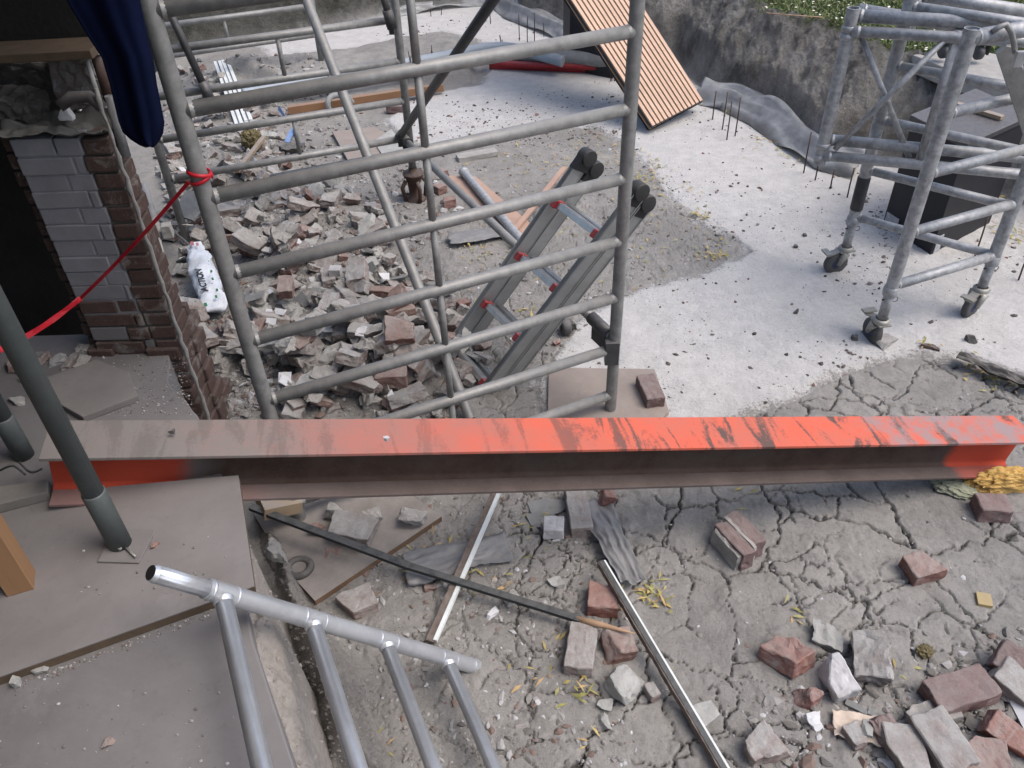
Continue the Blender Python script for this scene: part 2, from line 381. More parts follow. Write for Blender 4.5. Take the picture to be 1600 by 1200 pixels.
gy=np.concatenate([np.array([-60,-30,-12,-5,-2,0]),np.arange(.3,.95,.05),np.arange(.95,3.3,.0048),np.arange(3.3,5,.013),np.arange(5,10.5,.022),np.arange(10.5,14,.15),np.array([16,20,30,50,90,140])])
X,Y=np.meshgrid(gx,gy)
Z,D,WH=zbase(X,Y)
# drying cracks in the clay
def voro(x,y,cell,k):
    xs=x/cell;ys=y/cell;ix=np.floor(xs);iy=np.floor(ys);f1=np.full(x.shape,9.);f2=np.full(x.shape,9.);p1x=np.zeros(x.shape);p1y=np.zeros(x.shape)
    cand=[]
    for dx in(-1,0,1):
        for dy in(-1,0,1):
            px=ix+dx+.08+.84*hsh(ix+dx,iy+dy,k);py=iy+dy+.08+.84*hsh(ix+dx,iy+dy,k+7)
            d=np.hypot(xs-px,ys-py); n=d<f1; f2=np.where(n,f1,np.minimum(f2,d)); f1=np.where(n,d,f1)
    return (f2-f1)*cell
near=(X>-1)&(X<3.2)&(Y>.9)&(Y<4.4)
xw=X[near];yw=Y[near]
wx=xw+.075*fbm(xw*7,yw*7,5,91)+.045*fbm(xw*26,yw*26,4,93);wy=yw+.075*fbm(xw*7,yw*7,5,95)+.045*fbm(xw*26,yw*26,4,97)
v1=voro(wx,wy,.185,11); v2=voro(wx+3,wy+1,.095,23)
wid=np.clip(.0065+.020*fbm(xw*3.2,yw*3.2,4,33),.0028,.013)
zone=ss((xw+.25+.3*fbm(xw*2,yw*2,2,41))/.35)*(WH[near]<-.02)*ss((3.25-yw)/.3)
zone=np.maximum(zone,.45*(WH[near]<-.02)*ss((xw+.6)/.3))
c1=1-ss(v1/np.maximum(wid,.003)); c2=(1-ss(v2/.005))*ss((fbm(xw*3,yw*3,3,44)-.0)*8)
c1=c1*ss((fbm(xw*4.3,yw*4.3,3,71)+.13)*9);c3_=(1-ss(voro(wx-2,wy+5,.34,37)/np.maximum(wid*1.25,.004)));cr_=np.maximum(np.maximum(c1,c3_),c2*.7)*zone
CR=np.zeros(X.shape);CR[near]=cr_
zz=Z[near]-cr_*.022+zone*.0035*(1-np.exp(-v1/.02))+.007*fbm(xw*17,yw*17,5,55)+.0035*fbm(xw*60,yw*60,3,57)
zz+= (WH[near]<-.02)*ss((fbm(xw*9,yw*9,4,66)-.12)*9)*.006
Z[near]=zz
ny,nx=X.shape
me=bpy.data.meshes.new('ground')
co3=np.stack([X,Y,Z],-1).reshape(-1,3).astype(np.float32)
idx=np.arange(ny*nx).reshape(ny,nx)
q=np.stack([idx[:-1,:-1],idx[:-1,1:],idx[1:,1:],idx[1:,:-1]],-1).reshape(-1,4).astype(np.int32)
me.vertices.add(len(co3));me.vertices.foreach_set('co',co3.ravel())
me.loops.add(q.size);me.loops.foreach_set('vertex_index',q.ravel())
me.polygons.add(len(q));me.polygons.foreach_set('loop_start',np.arange(0,q.size,4,dtype=np.int32))
me.polygons.foreach_set('use_smooth',np.ones(len(q),bool))
me.update(calc_edges=True)
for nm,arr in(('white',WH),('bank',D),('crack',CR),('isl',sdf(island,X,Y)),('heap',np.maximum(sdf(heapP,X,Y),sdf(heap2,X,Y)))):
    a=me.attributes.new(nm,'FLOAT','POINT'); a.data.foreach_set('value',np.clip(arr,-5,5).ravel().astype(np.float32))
s=NT('site_ground'); v=s.tc.outputs['Object']
n1=s.noise(2.2,6,.6,v);n2=s.noise(14,6,.7,v);n3=s.noise(90,5,.75,v);n4=s.noise(320,3,.7,v)
clay=s.mix(s.ramp(n1,.35,.65),(.29,.278,.26),(.215,.207,.195))
clay=s.mix(s.ramp(n2,.45,.7,0,.5),clay,(.13,.125,.115))
clay=s.mix(s.ramp(n3,.56,.70,0,.5),clay,(.34,.325,.31)); clay=s.mix(s.ramp(n3,.44,.32,0,.5),clay,(.09,.085,.078))
clay=s.mix(s.ramp(n4,.66,.72,0,.6),clay,(.42,.41,.40))
clay=s.mix(s.ramp(s.attr('crack'),.25,.8,0,.85),clay,(.035,.032,.028))  # colour darkened inside cracks, painting in the shade of their depth
wcol=s.mix(s.ramp(n2,.35,.65),(.50,.49,.475),(.42,.412,.40))
wcol=s.mix(s.ramp(s.noise(5,6,.75,v),.52,.68,0,.55),wcol,(.36,.355,.35));wcol=s.mix(s.ramp(s.noise(1.4,5,.65,v,.6),.5,.66,0,.5),wcol,(.37,.365,.355))
wcol=s.mix(s.ramp(n3,.58,.68,0,.75),wcol,(.24,.225,.215)); wcol=s.mix(s.ramp(n4,.60,.68,0,.65),wcol,(.20,.19,.18)); wcol=s.mix(s.ramp(n4,.42,.34,0,.5),wcol,(.60,.60,.60))
wm=s.math('ADD',s.attr('white'),s.math('ADD',s.math('MULTIPLY',s.math('SUBTRACT',n2,.5),.24),s.math('MULTIPLY',s.math('SUBTRACT',n3,.5),.22)))
c=s.mix(s.ramp(wm,-.012,.03),clay,wcol)
bk=s.attr('bank')
soil=s.mix(s.ramp(s.noise(4,7,.7,v),.38,.62),(.17,.16,.145),(.42,.405,.38))
soil=s.mix(s.ramp(n2,.5,.68,0,.7),soil,(.36,.345,.325)); soil=s.mix(s.ramp(n3,.45,.3,0,.8),soil,(.04,.035,.03))
xg=s.n('ShaderNodeSeparateXYZ');s.l(v,xg.inputs[0])
soil=s.mix(s.ramp(xg.outputs[0],.3,-.8,0,.75),soil,s.mix(s.ramp(n2,.4,.62),(.045,.048,.038),(.12,.12,.10)))
c=s.mix(s.ramp(bk,-.03,.06),c,soil)
gr=s.mix(s.ramp(s.noise(9,5,.7,v),.4,.6),(.05,.085,.02),(.11,.12,.05))
gm=s.math('ADD',bk,s.math('MULTIPLY',s.math('SUBTRACT',s.noise(5,5,.7,v),.5),.5))
c=s.mix(s.ramp(gm,.42,.52),c,gr)
bmp=s.math('ADD',s.math('MULTIPLY',n2,.5),s.math('ADD',s.math('MULTIPLY',n3,.45),s.math('MULTIPLY',n4,.12)))
bmp=s.math('ADD',bmp,s.math('MULTIPLY',s.math('MULTIPLY',s.ramp(bk,0,.1),s.noise(26,8,.8,v)),10.))
GM=s.done(c,.97,0,bmp,.011,.15)
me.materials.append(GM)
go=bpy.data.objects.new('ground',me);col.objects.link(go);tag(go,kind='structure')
def gz(x,y):
    return float(zbase(np.array([float(x)]),np.array([float(y)]))[0][0])
def gzs(x,y): return zbase(np.asarray(x,float),np.asarray(y,float))[0]
# ---------------------------------------------------------------- scattered stuff
def ico():
    bm=bmesh.new();bmesh.ops.create_icosphere(bm,subdivisions=1,radius=1);v=np.array([p.co for p in bm.verts]);f=np.array([[q.index for q in p.verts] for p in bm.faces]);bm.free();return v,f
IV,IF=ico()
def bigmesh(name,V,Fc,mat,loc=(0,0,0)):
    me=bpy.data.meshes.new(name); k=Fc.shape[1]
    me.vertices.add(len(V));me.vertices.foreach_set('co',V.astype(np.float32).ravel())
    me.loops.add(Fc.size);me.loops.foreach_set('vertex_index',Fc.astype(np.int32).ravel())
    me.polygons.add(len(Fc));me.polygons.foreach_set('loop_start',np.arange(0,Fc.size,k,dtype=np.int32));me.update(calc_edges=True);me.polygons.foreach_set('use_smooth',np.zeros(len(Fc),bool))
    me.materials.append(mat);o=bpy.data.objects.new(name,me);col.objects.link(o);return o
def inpoly_px(poly,n):
    P=np.array(poly,float);lo=P.min(0);hi=P.max(0);out=[]
    while sum(map(len,out))<n:
        c=np.random.rand(n*2,2)*(hi-lo)+lo; out.append(c[sdf(poly,c[:,0],c[:,1])>0])
    return np.concatenate(out)[:n]
def topix(px): # pixels -> ground xy (vectorised)
    u=(px[:,0]-800)/F;v_=(px[:,1]-600)/F
    r=RM@np.stack([u,v_,np.ones_like(u)]);t=-H/r[2];return r[0]*t,r[1]*t
def pebbles(name,specs,mat,label,cat,zoff=0,cluster=False):
    Vs=[];Fs=[];o=0
    for poly,n,r0,r1 in specs:
        px=inpoly_px(poly,n);x,y=topix(px);keep=(y>.8)&(y<12);keep&=(np.random.rand(len(x))<np.clip(.30+3.2*fbm(x*2.3,y*2.3,4,88),.06,1)) if cluster else keep;x=x[keep];y=y[keep];n=len(x)
        z=gzs(x,y)+zoff
        r=r0*(r1/r0)**(np.random.rand(n)**4)
        S=np.stack([r*np.random.uniform(.7,1.5,n),r*np.random.uniform(.6,1.1,n),r*np.random.uniform(.35,.8,n)],-1)
        V=IV[None]*(1+.95*(np.random.rand(n,12,1)-.5))*S[:,None,:]
        a=np.random.rand(n)*6.283;ca=np.cos(a)[:,None];sa=np.sin(a)[:,None]
        t=np.random.normal(0,.4,n);ct=np.cos(t)[:,None];st=np.sin(t)[:,None]
        vx,vy,vz=V[...,0],V[...,1],V[...,2]
        vy,vz=vy*ct-vz*st,vy*st+vz*ct
        V=np.stack([vx*ca-vy*sa+x[:,None],vx*sa+vy*ca+y[:,None],vz+(z+S[:,2]*.3)[:,None]],-1)
        Vs.append(V.reshape(-1,3));Fs.append((IF[None]+(np.arange(n)*12)[:,None,None]).reshape(-1,3)+o);o+=n*12
    ob=bigmesh(name,np.concatenate(Vs),np.concatenate(Fs),mat);tag(ob,label,cat,kind='stuff');return ob
PXW=[(1600,590),(1400,556),(1180,648),(960,655),(880,545),(960,470),(1165,400),(1035,300),(975,228),(760,222),(640,225),(640,160),(760,130),(1000,120),(1280,250),(1600,330)]
pebbles('speckled_grit',[(PXW,6500,.0013,.012),([(640,160),(980,120),(1000,230),(640,230)],1500,.002,.011),([(430,95),(760,10),(880,60),(740,70)],260,.004,.02)],M['pebdark'],'dark grit and small stones strewn over the white concrete layer','grit',0,True)
HP=[(250,110),(480,90),(640,240),(730,330),(640,430),(720,540),(720,660),(300,660),(300,400),(240,260)]
pebbles('rubble_crumbs',[(HP,12000,.003,.026),([(600,230),(960,200),(1160,380),(1000,450),(880,540),(740,640),(700,480),(640,350)],3600,.002,.014),
  ([(400,790),(900,770),(1000,1200),(500,1200),(430,1000)],5200,.0016,.013),([(900,770),(1600,740),(1600,1200),(900,1200)],2200,.0016,.009),
  ([(1240,640),(1600,590),(1600,650)],200,.002,.008),([(1170,1080),(1600,980),(1600,1200),(1170,1200)],1800,.002,.022),([(280,440),(340,440),(420,660),(330,660)],700,.003,.02),
  ([(1330,290),(1480,360),(1400,420)],160,.003,.015)],M['peblight'],'loose crumbs of mortar, stone and brick spread over the clay and rubble','rubble crumbs')
def blades(name,pts,L,Wd,mat,label,cat,bend=.5,flat=.6):
    V=[];Fc=[]
    for (x,y,z) in pts:
        a=rnd()*6.283;l=L*U(.5,1.3);wd=Wd*U(.6,1.3);e=U(flat-.3,flat+.4);d=Vector((math.cos(a)*math.cos(e),math.sin(a)*math.cos(e),math.sin(e)));sd_=Vector((-d.y,d.x,U(-.4,.4))).normalized()*wd
        p=Vector((x,y,z));q=p+d*l*.5;r=q+(d-Vector((0,0,bend*U(.5,1.4)))).normalized()*l*.5
        n=len(V);V+=[p,q-sd_,q+sd_,r];Fc+=[(n,n+1,n+2),(n+1,n+3,n+2)]
    o=bigmesh(name,np.array(V),np.array(Fc),mat);tag(o,label,cat,kind='stuff');return o
gp=[]
for poly,n,sp in(([(1150,-60),(1700,-60),(1700,60),(1480,85),(1380,75),(1300,45),(1180,15)],17000,0),([(1500,140),(1600,125),(1600,170),(1520,170)],700,0)):
    px=inpoly_px(poly,n);x,y=[],[]
    for a,b in px:
        p=at(a,b,.51);gp.append((p.x,p.y,0))
xs=np.array([g[0] for g in gp]);ys=np.array([g[1] for g in gp]);zs,ds,_=zbase(xs,ys)
gp=[(x,y,z-.005) for x,y,z,d in zip(xs,ys,zs,ds) if d>.36+.12*fbm(np.array([x*6.]),np.array([y*6.]),3,5)[0]]
blades('grass',gp,.038,.0035,M['grass'],'short green grass growing on top of the trench bank','grass',.6,1.0)
pt=[gp[i] for i in np.random.choice(len(gp),420)]
blades('fallen_petals',[(a,b,c+.028) for a,b,c in pt],.022,.009,M['petal'],'pale petals scattered over the grass at top right','petals',.2,.1)
lp=[]
def clump(px,py,n,r,z=None):
    c=at(px,py,0)
    for _ in range(n):
        x=c.x+random.gauss(0,r);y=c.y+random.gauss(0,r);lp.append((x,y,None))
for a in[(1010,285,40,.05),(1025,262,15,.05),(935,225,20,.08),(950,260,14,.06),(985,240,12,.05),(1110,400,34,.035),(1090,340,26,.03),(880,260,16,.08),(820,240,14,.1),(845,495,20,.06),(750,395,22,.07),(880,330,18,.09),(1080,300,10,.05),
  (1550,590,50,.05),(1450,545,10,.03),(1590,370,60,.06),(1560,320,30,.08),(1200,225,24,.08),(1240,245,20,.08),(1130,170,18,.1),(1025,935,22,.03),(1015,925,20,.02),(960,950,8,.03),(895,1085,9,.025),(910,1060,8,.02),(1045,1045,2,.01),(830,1060,7,.04),(920,1160,3,.02),
  (655,880,7,.04),(780,910,8,.05),(850,840,10,.05),(770,870,5,.04),(690,850,5,.03),(1240,960,6,.02),(1590,1065,5,.02),(1410,1055,3,.02),(640,1175,5,.06),(1140,780,2,.03),(720,470,20,.12),(660,520,14,.1),(600,640,3,.05),(1170,760,3,.02),(870,1010,3,.04)]: clump(*a)
for _ in range(120):
    p=inpoly_px([(700,200),(1000,210),(1150,390),(960,470),(760,420)],1)[0];clump(p[0],p[1],1,.02)
xs=np.array([g[0] for g in lp]);ys=np.array([g[1] for g in lp]);zs=gzs(xs,ys)
blades('withered_leaves',[(x,y,z+U(.002,.012)) for x,y,z in zip(xs,ys,zs)],.042,.0045,M['leaf'],'withered yellow leaves and straw lying in tufts on the clay','withered leaves',.35,.25)
# ---------------------------------------------------------------- house at the left, slab, pier
def struct(mb,name,mat,**k): return tag(mb.build(name,mat,**k),kind='structure')
ST=.61; SB=.638
slabR=[at(500,1320,ST),at(395,1000,ST),at(372,880,ST),at(352,760,ST),at(330,690,ST),at(308,648,ST),at(300,640,ST),at(290,624,ST),at(283,618,ST),at(268,604,ST),at(262,596,ST),at(266,570,ST),at(262,545,ST)]
poly=[(-3.6,-1.6),(slabR[0].x,-1.6)]+[(p.x,p.y) for p in slabR]+[(slabR[-1].x,2.28),(-3.6,2.28)]
mb=MB().prism(poly,-.2,ST)
struct(mb,'terrace',M['slab'],bevel=.004)
h=thing('house','dark unlit interior of the brick house being demolished at the left','house',(-2.4,2.4,0))
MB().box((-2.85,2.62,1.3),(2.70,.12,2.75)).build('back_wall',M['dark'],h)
MB().box((-1.80,2.48,2.04),(1.60,.12,1.28)).build('upper_wall',M['dark'],h)  # added dark wall standing in for the unlit interior above the lintel
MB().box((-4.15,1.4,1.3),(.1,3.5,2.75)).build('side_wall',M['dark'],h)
MB().box((-2.25,.6,2.78),(3.8,5.4,.16)).build('shade_ceiling',M['housewall'],h)  # unseen; stretched past the house front for more shade on pier and slab
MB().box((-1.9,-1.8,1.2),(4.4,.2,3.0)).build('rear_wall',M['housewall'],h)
# pier
px0,px1=-1.325,-1.06; py0=2.165; ptop=1.30
pr=thing('brick_pier','brick wall pier, painted white at left and bare brown brick at right','brick pier',((px0+px1)/2,py0+.1,ST))
core=MB().box(((px0+px1)/2,py0+.055,(ptop+ST)/2),((px1-px0)-.012,.1,ptop-ST))
core.build('mortar_core',simple('pier_mortar',(.13,.115,.10),(.10,.09,.08),.95,0,20,.002),pr)
pw,pb=MB(),MB(); z=ST; k=0; bh=.0515
pw.box((px0+.09,py0+.05,ST+.14+(ptop-ST-.15)/2),(.176,.1035,ptop-ST-.15))
def jit(a): return a+U(-.0018,.0018)
while z<ptop-.02:
    f=(z-ST)/(ptop-ST); px_split=px0+.185+U(-.012,.012)
    xs=[px0-.002]+([px0+.115] if k%2 else [px0+.15+U(-.01,.01)])+[px_split,px1+.001]
    xs=sorted(xs)
    for a,b in zip(xs[:-1],xs[1:]):
        if b-a<.012: continue
        tgt=pb if (a>=px_split-.001 or f<.22+rnd()*.06 and rnd()<.8) else pw
        tgt.box(((a+b)/2,py0+.05+U(-.003,.003),jit(z+bh/2)),(b-a-.006,.11,bh-(.003 if tgt is pw else .008)),Matrix.Rotation(U(-.012,.012),3,'Y'))
    # right side returning bricks
    dep=.03+.03*(k%2)+U(0,.03)+.08*max(0,.5-f)
    yy=py0+.012
    while yy<py0+dep and z<ptop-.15:
        l=min(.1+.1*((k+int(yy*10))%2),py0+dep-yy+.03); pb.box((px1-.045,yy+l/2,jit(z+bh/2)),(.1+U(-.002,.004),l-.008,bh-.009),Matrix.Rotation(U(-.03,.03),3,'Z')); yy+=l
    # dark reveal bricks on the left
    pb.box((px0-.012+U(-.006,.004),py0+.085,jit(z+bh/2)),(.05,.12,bh-.007),Matrix.Rotation(U(-.04,.04),3,'Z'))
    z+=bh;k+=1
paintm=NT('old_wall_paint');v=paintm.vec((1,1,1),False)
zz_=paintm.n('ShaderNodeSeparateXYZ');paintm.l(paintm.tc.outputs['Object'],zz_.inputs[0])
c=paintm.mix(paintm.ramp(paintm.noise(9,5,.6,v),.35,.65),(.25,.25,.27),(.20,.20,.21))
g=paintm.math('ADD',zz_.outputs[2],paintm.math('MULTIPLY',paintm.noise(10,5,.7,v),.25))
c=paintm.mix(paintm.ramp(g,.42,.22,0,.8),c,(.15,.14,.13))
c=paintm.mix(paintm.ramp(paintm.noise(60,5,.7,v),.64,.72,0,.4),c,(.12,.11,.10))
PM=paintm.done(c,.8,0,paintm.noise(40,5,.7,v),.0015,.3)
pw.build('painted_bricks',PM,pr,bevel=.003)
bb=brickmat('old_brown_brick',(.085,.05,.04),(.085,.05,.04),.45,.35,(.15,.135,.125))
pb.build('bare_bricks',bb,pr,bevel=.004)
# plaster corner strip running down to the ground
mb=MB(); pts=[]
for i in range(46):
    zz=1.46-i*.031; pts.append(Vector((px1+.012+U(-.003,.003),py0-.004+U(-.003,.003),zz)))
mb.path(pts,[U(.003,.009) for _ in pts],5); mb.build('plaster_edge',simple('pale_plaster_edge',(.33,.32,.30),(.24,.23,.22),.9,0,40,.003),pr)
# foundation bricks below the slab, broken stub to the right of the pier
fb=thing('foundation_bricks','rough brown foundation bricks below the broken slab edge beside the pier','brickwork',(px1,py0,0.))
mb=MB();z=-.02;k=0
while z<ST-.02:
    xx=px1-.30+.05*(k%2)
    while xx<px1-.01:
        l=min(U(.09,.16),px1-xx); mb.box((xx+l/2,py0+.05+U(-.012,.006),jit(z+.03)),(l-.008,.12,.05),Matrix.Rotation(U(-.04,.04),3,'Z'));xx+=l
    yy=py0+.10
    while yy<2.33+U(-.05,.05):
        l=U(.08,.13); mb.box((px1-.05+U(-.01,.004),yy+l/2,jit(z+.03)),(.11,l-.008,.05),Matrix.Rotation(U(-.05,.05),3,'Z'));yy+=l
    z+=.06;k+=1
mb.build('bricks',bb,fb,bevel=.006)
mb=MB().box((px1-.14,2.27,.28),(.25,.2,.6));mb.build('mortar',M['mortar'],fb)
# ---------------------------------------------------------------- fragments
def fragmesh(name,size,seed,cuts=1,mats=None,jag=.004,deform=.0):
    r=random.Random(seed);bm=bmesh.new();bmesh.ops.create_cube(bm,size=1)
    for v_ in bm.verts: v_.co=Vector((v_.co.x*size[0],v_.co.y*size[1],v_.co.z*size[2]))+Vector([r.uniform(-1,1)*deform*q for q in size])
    for c in range(cuts):
        n=Vector((r.choice((-1,1))*r.uniform(.5,1),r.uniform(-.7,.7),r.uniform(-.6,.6))).normalized()
        if r.random()<.35: n=Vector((r.uniform(-.5,.5),r.choice((-1,1))*r.uniform(.5,1),r.uniform(-.6,.6))).normalized()
        off=abs(n.x)*size[0]*.5*r.uniform(.35,.8)+abs(n.y)*size[1]*.5*r.uniform(.3,.7)
        res=bmesh.ops.bisect_plane(bm,geom=bm.verts[:]+bm.edges[:]+bm.faces[:],plane_co=n*off,plane_no=n,clear_outer=True)
        eds=[e for e in res['geom_cut'] if isinstance(e,bmesh.types.BMEdge)]
        try: bmesh.ops.contextual_create(bm,geom=eds)
        except Exception: pass
    bmesh.ops.recalc_face_normals(bm,faces=bm.faces)
    bmesh.ops.bevel(bm,geom=bm.edges[:],offset=min(size)*.05,segments=1,affect='EDGES')
    bmesh.ops.triangulate(bm,faces=bm.faces)
    for _ in range(3):
        L=max(max(size)*.11,.006); ed=[e for e in bm.edges if e.calc_length()>L]
        if ed: bmesh.ops.subdivide_edges(bm,edges=ed,cuts=1)
        bmesh.ops.triangulate(bm,faces=bm.faces)
    from mathutils import noise as mn
    for v_ in bm.verts:
        q=mn.noise_vector(v_.co*38+Vector((seed*3.1,0,0)));q2=mn.noise_vector(v_.co*110+Vector((0,seed,0)));ch=max(0,mn.noise(v_.co*30+Vector((seed,seed,0)))-.15);v_.co+=q*jag+q2*jag*.5-v_.co*ch*min(.35,jag*45)
    me=bpy.data.meshes.new(name);bm.to_mesh(me);bm.free()
    me.materials.append(mats or M['brick']);return me
def put(name,mesh,loc,rot,label,cat,group=None,scale=(1,1,1)):
    o=bpy.data.objects.new(name,mesh);col.objects.link(o);o.location=loc;o.rotation_euler=rot;o.scale=scale;return tag(o,label,cat,group)
BS=(.16,.078,.045)
kinds=[]
def km(name,n,size,mat,cuts,jag,deform=0.,cat='',lab='',grp='',wt=1):
    kinds.append(dict(name=name,ms=[fragmesh(name,tuple(q*random.uniform(.8,1.15) for q in size),100*len(kinds)+i,random.choice(cuts),mat,jag,deform) for i in range(n)],cat=cat,lab=lab,grp=grp,wt=wt,t=size[2]))
km('brick_piece',9,(.13,.078,.045),M['brickgrey'],[1,1,2],.004,0,'brick','dusty broken brick piece in the rubble heap behind the scaffold frame','dusty brick pieces in the rubble heap',34)
km('red_brick_piece',6,(.12,.075,.045),M['brick'],[1,1,2],.004,0,'brick','broken brick with fresh red sides in the rubble heap behind the scaffold frame','red brick pieces in the rubble heap',9)
km('mortar_lump',7,(.09,.07,.045),M['mortar'],[1,2,3],.007,.3,'mortar lump','irregular grey mortar lump in the rubble heap behind the scaffold frame','mortar lumps in the rubble heap',24)
km('concrete_piece',6,(.11,.08,.03),M['concrete'],[2,3],.003,.2,'concrete piece','pale grey angular concrete piece in the rubble heap behind the scaffold frame','concrete pieces in the rubble heap',14)
km('tile_shard',5,(.06,.045,.006),M['plaster'],[1,2,2],.0005,.1,'tile shard','small glossy white tile shard in the rubble heap behind the scaffold frame','white tile shards in the rubble heap',10)
km('slate_shard',5,(.13,.08,.008),M['slate'],[1,2,2],.001,.15,'slate shard','flat grey slate shard in the rubble heap behind the scaffold frame','slate shards in the rubble heap',9)
# heap height map
hx0,hy0,hs=-3.6,1.7,.02; hm=np.zeros((int(7/hs),int(5/hs)))
gxx,gyy=np.meshgrid(hx0+np.arange(hm.shape[1])*hs,hy0+np.arange(hm.shape[0])*hs); hm=gzs(gxx.ravel(),gyy.ravel()).reshape(hm.shape)
def drop(x,y,r,t):
    i=int((y-hy0)/hs);j=int((x-hx0)/hs);k=max(1,int(r/hs))
    if i<k or j<k or i>=hm.shape[0]-k or j>=hm.shape[1]-k: return gz(x,y)
    s_=hm[i-k:i+k+1,j-k:j+k+1];z=float(np.percentile(s_,70));s_[:]=np.maximum(s_,z+t*.8);return z
HEAP=[]
def heap(poly,n,sc=(.65,1.15),region='',avoid=lambda x,y:False,grpx=None):
    for a,b in inpoly_px(poly,n):
        p=at(a,b,.03);x,y=p.x,p.y
        if avoid(x,y): continue
        K=random.choices(kinds,[q['wt'] for q in kinds])[0];s_=U(*sc)
        z=drop(x,y,.045*s_,K['t']*s_)
        tl=.5 if K['t']>.01 else .75
        lab=K['lab'];g=K['grp']
        if grpx: lab=lab.replace('in the rubble heap behind the scaffold frame',grpx);g=g.replace('in the rubble heap',grpx)
        HEAP.append((a,b,x,y,K['name'],(x,y,z+K['t']*.5*s_),(random.gauss(0,tl)*.7,random.gauss(0,tl)*.7,U(0,6.28)),lab,K['cat'],g,random.choice(K['ms']),(s_*U(.8,1.25),s_*U(.85,1.15),s_)))
bagp=at(326,458,.05)
avoid=lambda x,y:math.hypot(x-bagp.x,(y-bagp.y)*.75)<.27 or (x<px1+.16 and y<2.75) or (x>-.16 and y<2.9) or abs((x+.75)*.912+(y-1.967)*.411)<.05 and abs(-(x+.75)*.411+(y-1.967)*.912)<.06
heap([(330,420),(470,400),(640,420),(700,490),(735,560),(700,652),(335,652),(305,560)],215,(.55,1.25),avoid=avoid)
heap([(330,330),(430,290),(520,290),(640,330),(600,380),(640,430),(330,440)],150,(.55,1.15),avoid=avoid)
heap([(340,440),(560,440),(650,520),(640,640),(350,640)],60,(.8,1.4),avoid=avoid)
heap([(240,230),(420,215),(520,290),(340,330),(270,340)],110,(.45,.95),avoid=avoid,grpx='in the far rubble below the rear scaffold frame')
heap([(262,90),(340,85),(350,135),(440,150),(460,240),(280,230)],70,(.4,.85),avoid=avoid,grpx='beside the white profile strips at far left')
heap([(690,440),(760,470),(770,560),(740,640),(700,620)],16,(.4,.8),avoid=lambda x,y:False,grpx='near the ladder foot')
heap([(245,300),(300,300),(330,420),(340,650),(322,650),(310,520)],60,(.45,.95),avoid=lambda x,y:math.hypot(x-bagp.x,(y-bagp.y)*.7)<.27,grpx='in the debris against the brick pier')
LM=[(524,424,'the small white cubic block'),(552,566,'the long white plastered block'),(612,592,'the whole red-sided front brick'),(447,450,'the brick standing on end'),(600,458,'the brick with a white flake'),(592,350,'the dusty brick behind the tilted tube'),(515,480,'the brick with the white joint line'),(617,497,'the white pentagonal tile'),(423,504,'the white tile by the left post'),(445,590,'the square white tile'),(650,524,'the brick end at the right flank'),(322,440,'the white shopping bag'),(395,224,'the greenish mossy stone'),(360,150,'the white window profiles'),(448,225,'the blue plastic strips'),(398,283,'the black batten end'),(648,300,'the rusty jack'),(262,362,'the grey square block'),(296,490,'the jagged brick corner'),(585,412,'the beige hexagonal flake'),(480,283,'the rung just below the tape knot'),(350,600,'the left frame post foot'),(265,300,'the rear frame left post'),(508,592,'the plaster-faced front block'),(420,640,'the left post above the beam'),(70,590,'the far steel prop foot'),(165,560,'the painted pier foot'),(725,478,'the red chunk by the ladder foot'),(300,515,'the lower brick at the pier foot')]
DIRS=['right of','lower right of','below','lower left of','left of','upper left of','above','upper right of']
NUM=['nearest','second nearest','third nearest','fourth nearest','fifth nearest','sixth nearest','seventh nearest','eighth nearest','ninth nearest','tenth nearest','eleventh nearest','twelfth nearest','thirteenth nearest','fourteenth nearest','fifteenth nearest']
SHORT={'brick_piece':'dusty brick piece','red_brick_piece':'red-sided brick piece','mortar_lump':'grey mortar lump','concrete_piece':'pale angular concrete piece','tile_shard':'white tile shard','slate_shard':'flat grey slate shard'}
def flush_heap():
    B_={}
    for h in HEAP:
        px_,py_=pj((h[2],h[3],h[5][2]))
        l=min(LM,key=lambda q:(q[0]-px_)**2+(q[1]-py_)**2);dx=px_-l[0];dy=py_-l[1]
        k=int(round(math.atan2(dy,dx)/(math.pi/4)))%8
        B_.setdefault((h[4],l[2],k),[]).append((math.hypot(dx,dy),h))
    for (nm,l,k),L in B_.items():
        L.sort(key=lambda q:q[0])
        for i,(d_,h) in enumerate(L):
            lab=SHORT[nm]+(', '+NUM[min(i,14)] if len(L)>1 else ',')+' '+DIRS[k]+' '+l
            put(nm,h[10],h[5],h[6],lab.replace(', nearest ',', closest ').replace(',  ',', '),h[8],h[9],h[11])
def one(px,py,size,rot,label,mat='brick',name='brick',cat='brick',cuts=1,jag=.003,deform=0,z=None,seed=None,lift=0):
    """single fragment: pixel of its base centre, size, rotation (deg)"""
    zz=z if z is not None else 0.01
    p=at(px,py,zz+size[2]*.4)
    if z is None: zz=gz(p.x,p.y); p=at(px,py,zz+size[2]*.4)
    me=fragmesh(name,size,seed or int(px*7+py),cuts,M[mat],jag,deform)
    return put(name,me,(p.x,p.y,zz+size[2]*.5+lift),[R_(a) for a in rot],label,cat)
for i_,(a_,b_) in enumerate(inpoly_px([(5,560),(150,545),(215,560),(120,600),(20,640)],26)):
    K=random.choice(kinds[:4]);p=at(a_,b_,ST);s_=U(.2,.5);HEAP.append((a_,b_,p.x,p.y,K['name'],(p.x,p.y,ST+K['t']*.4*s_),(U(-.3,.3),U(-.3,.3),U(0,6.28)),'',K['cat'],'debris bits on the dusty slab beside the pier',random.choice(K['ms']),(s_,s_,s_)))
flush_heap()
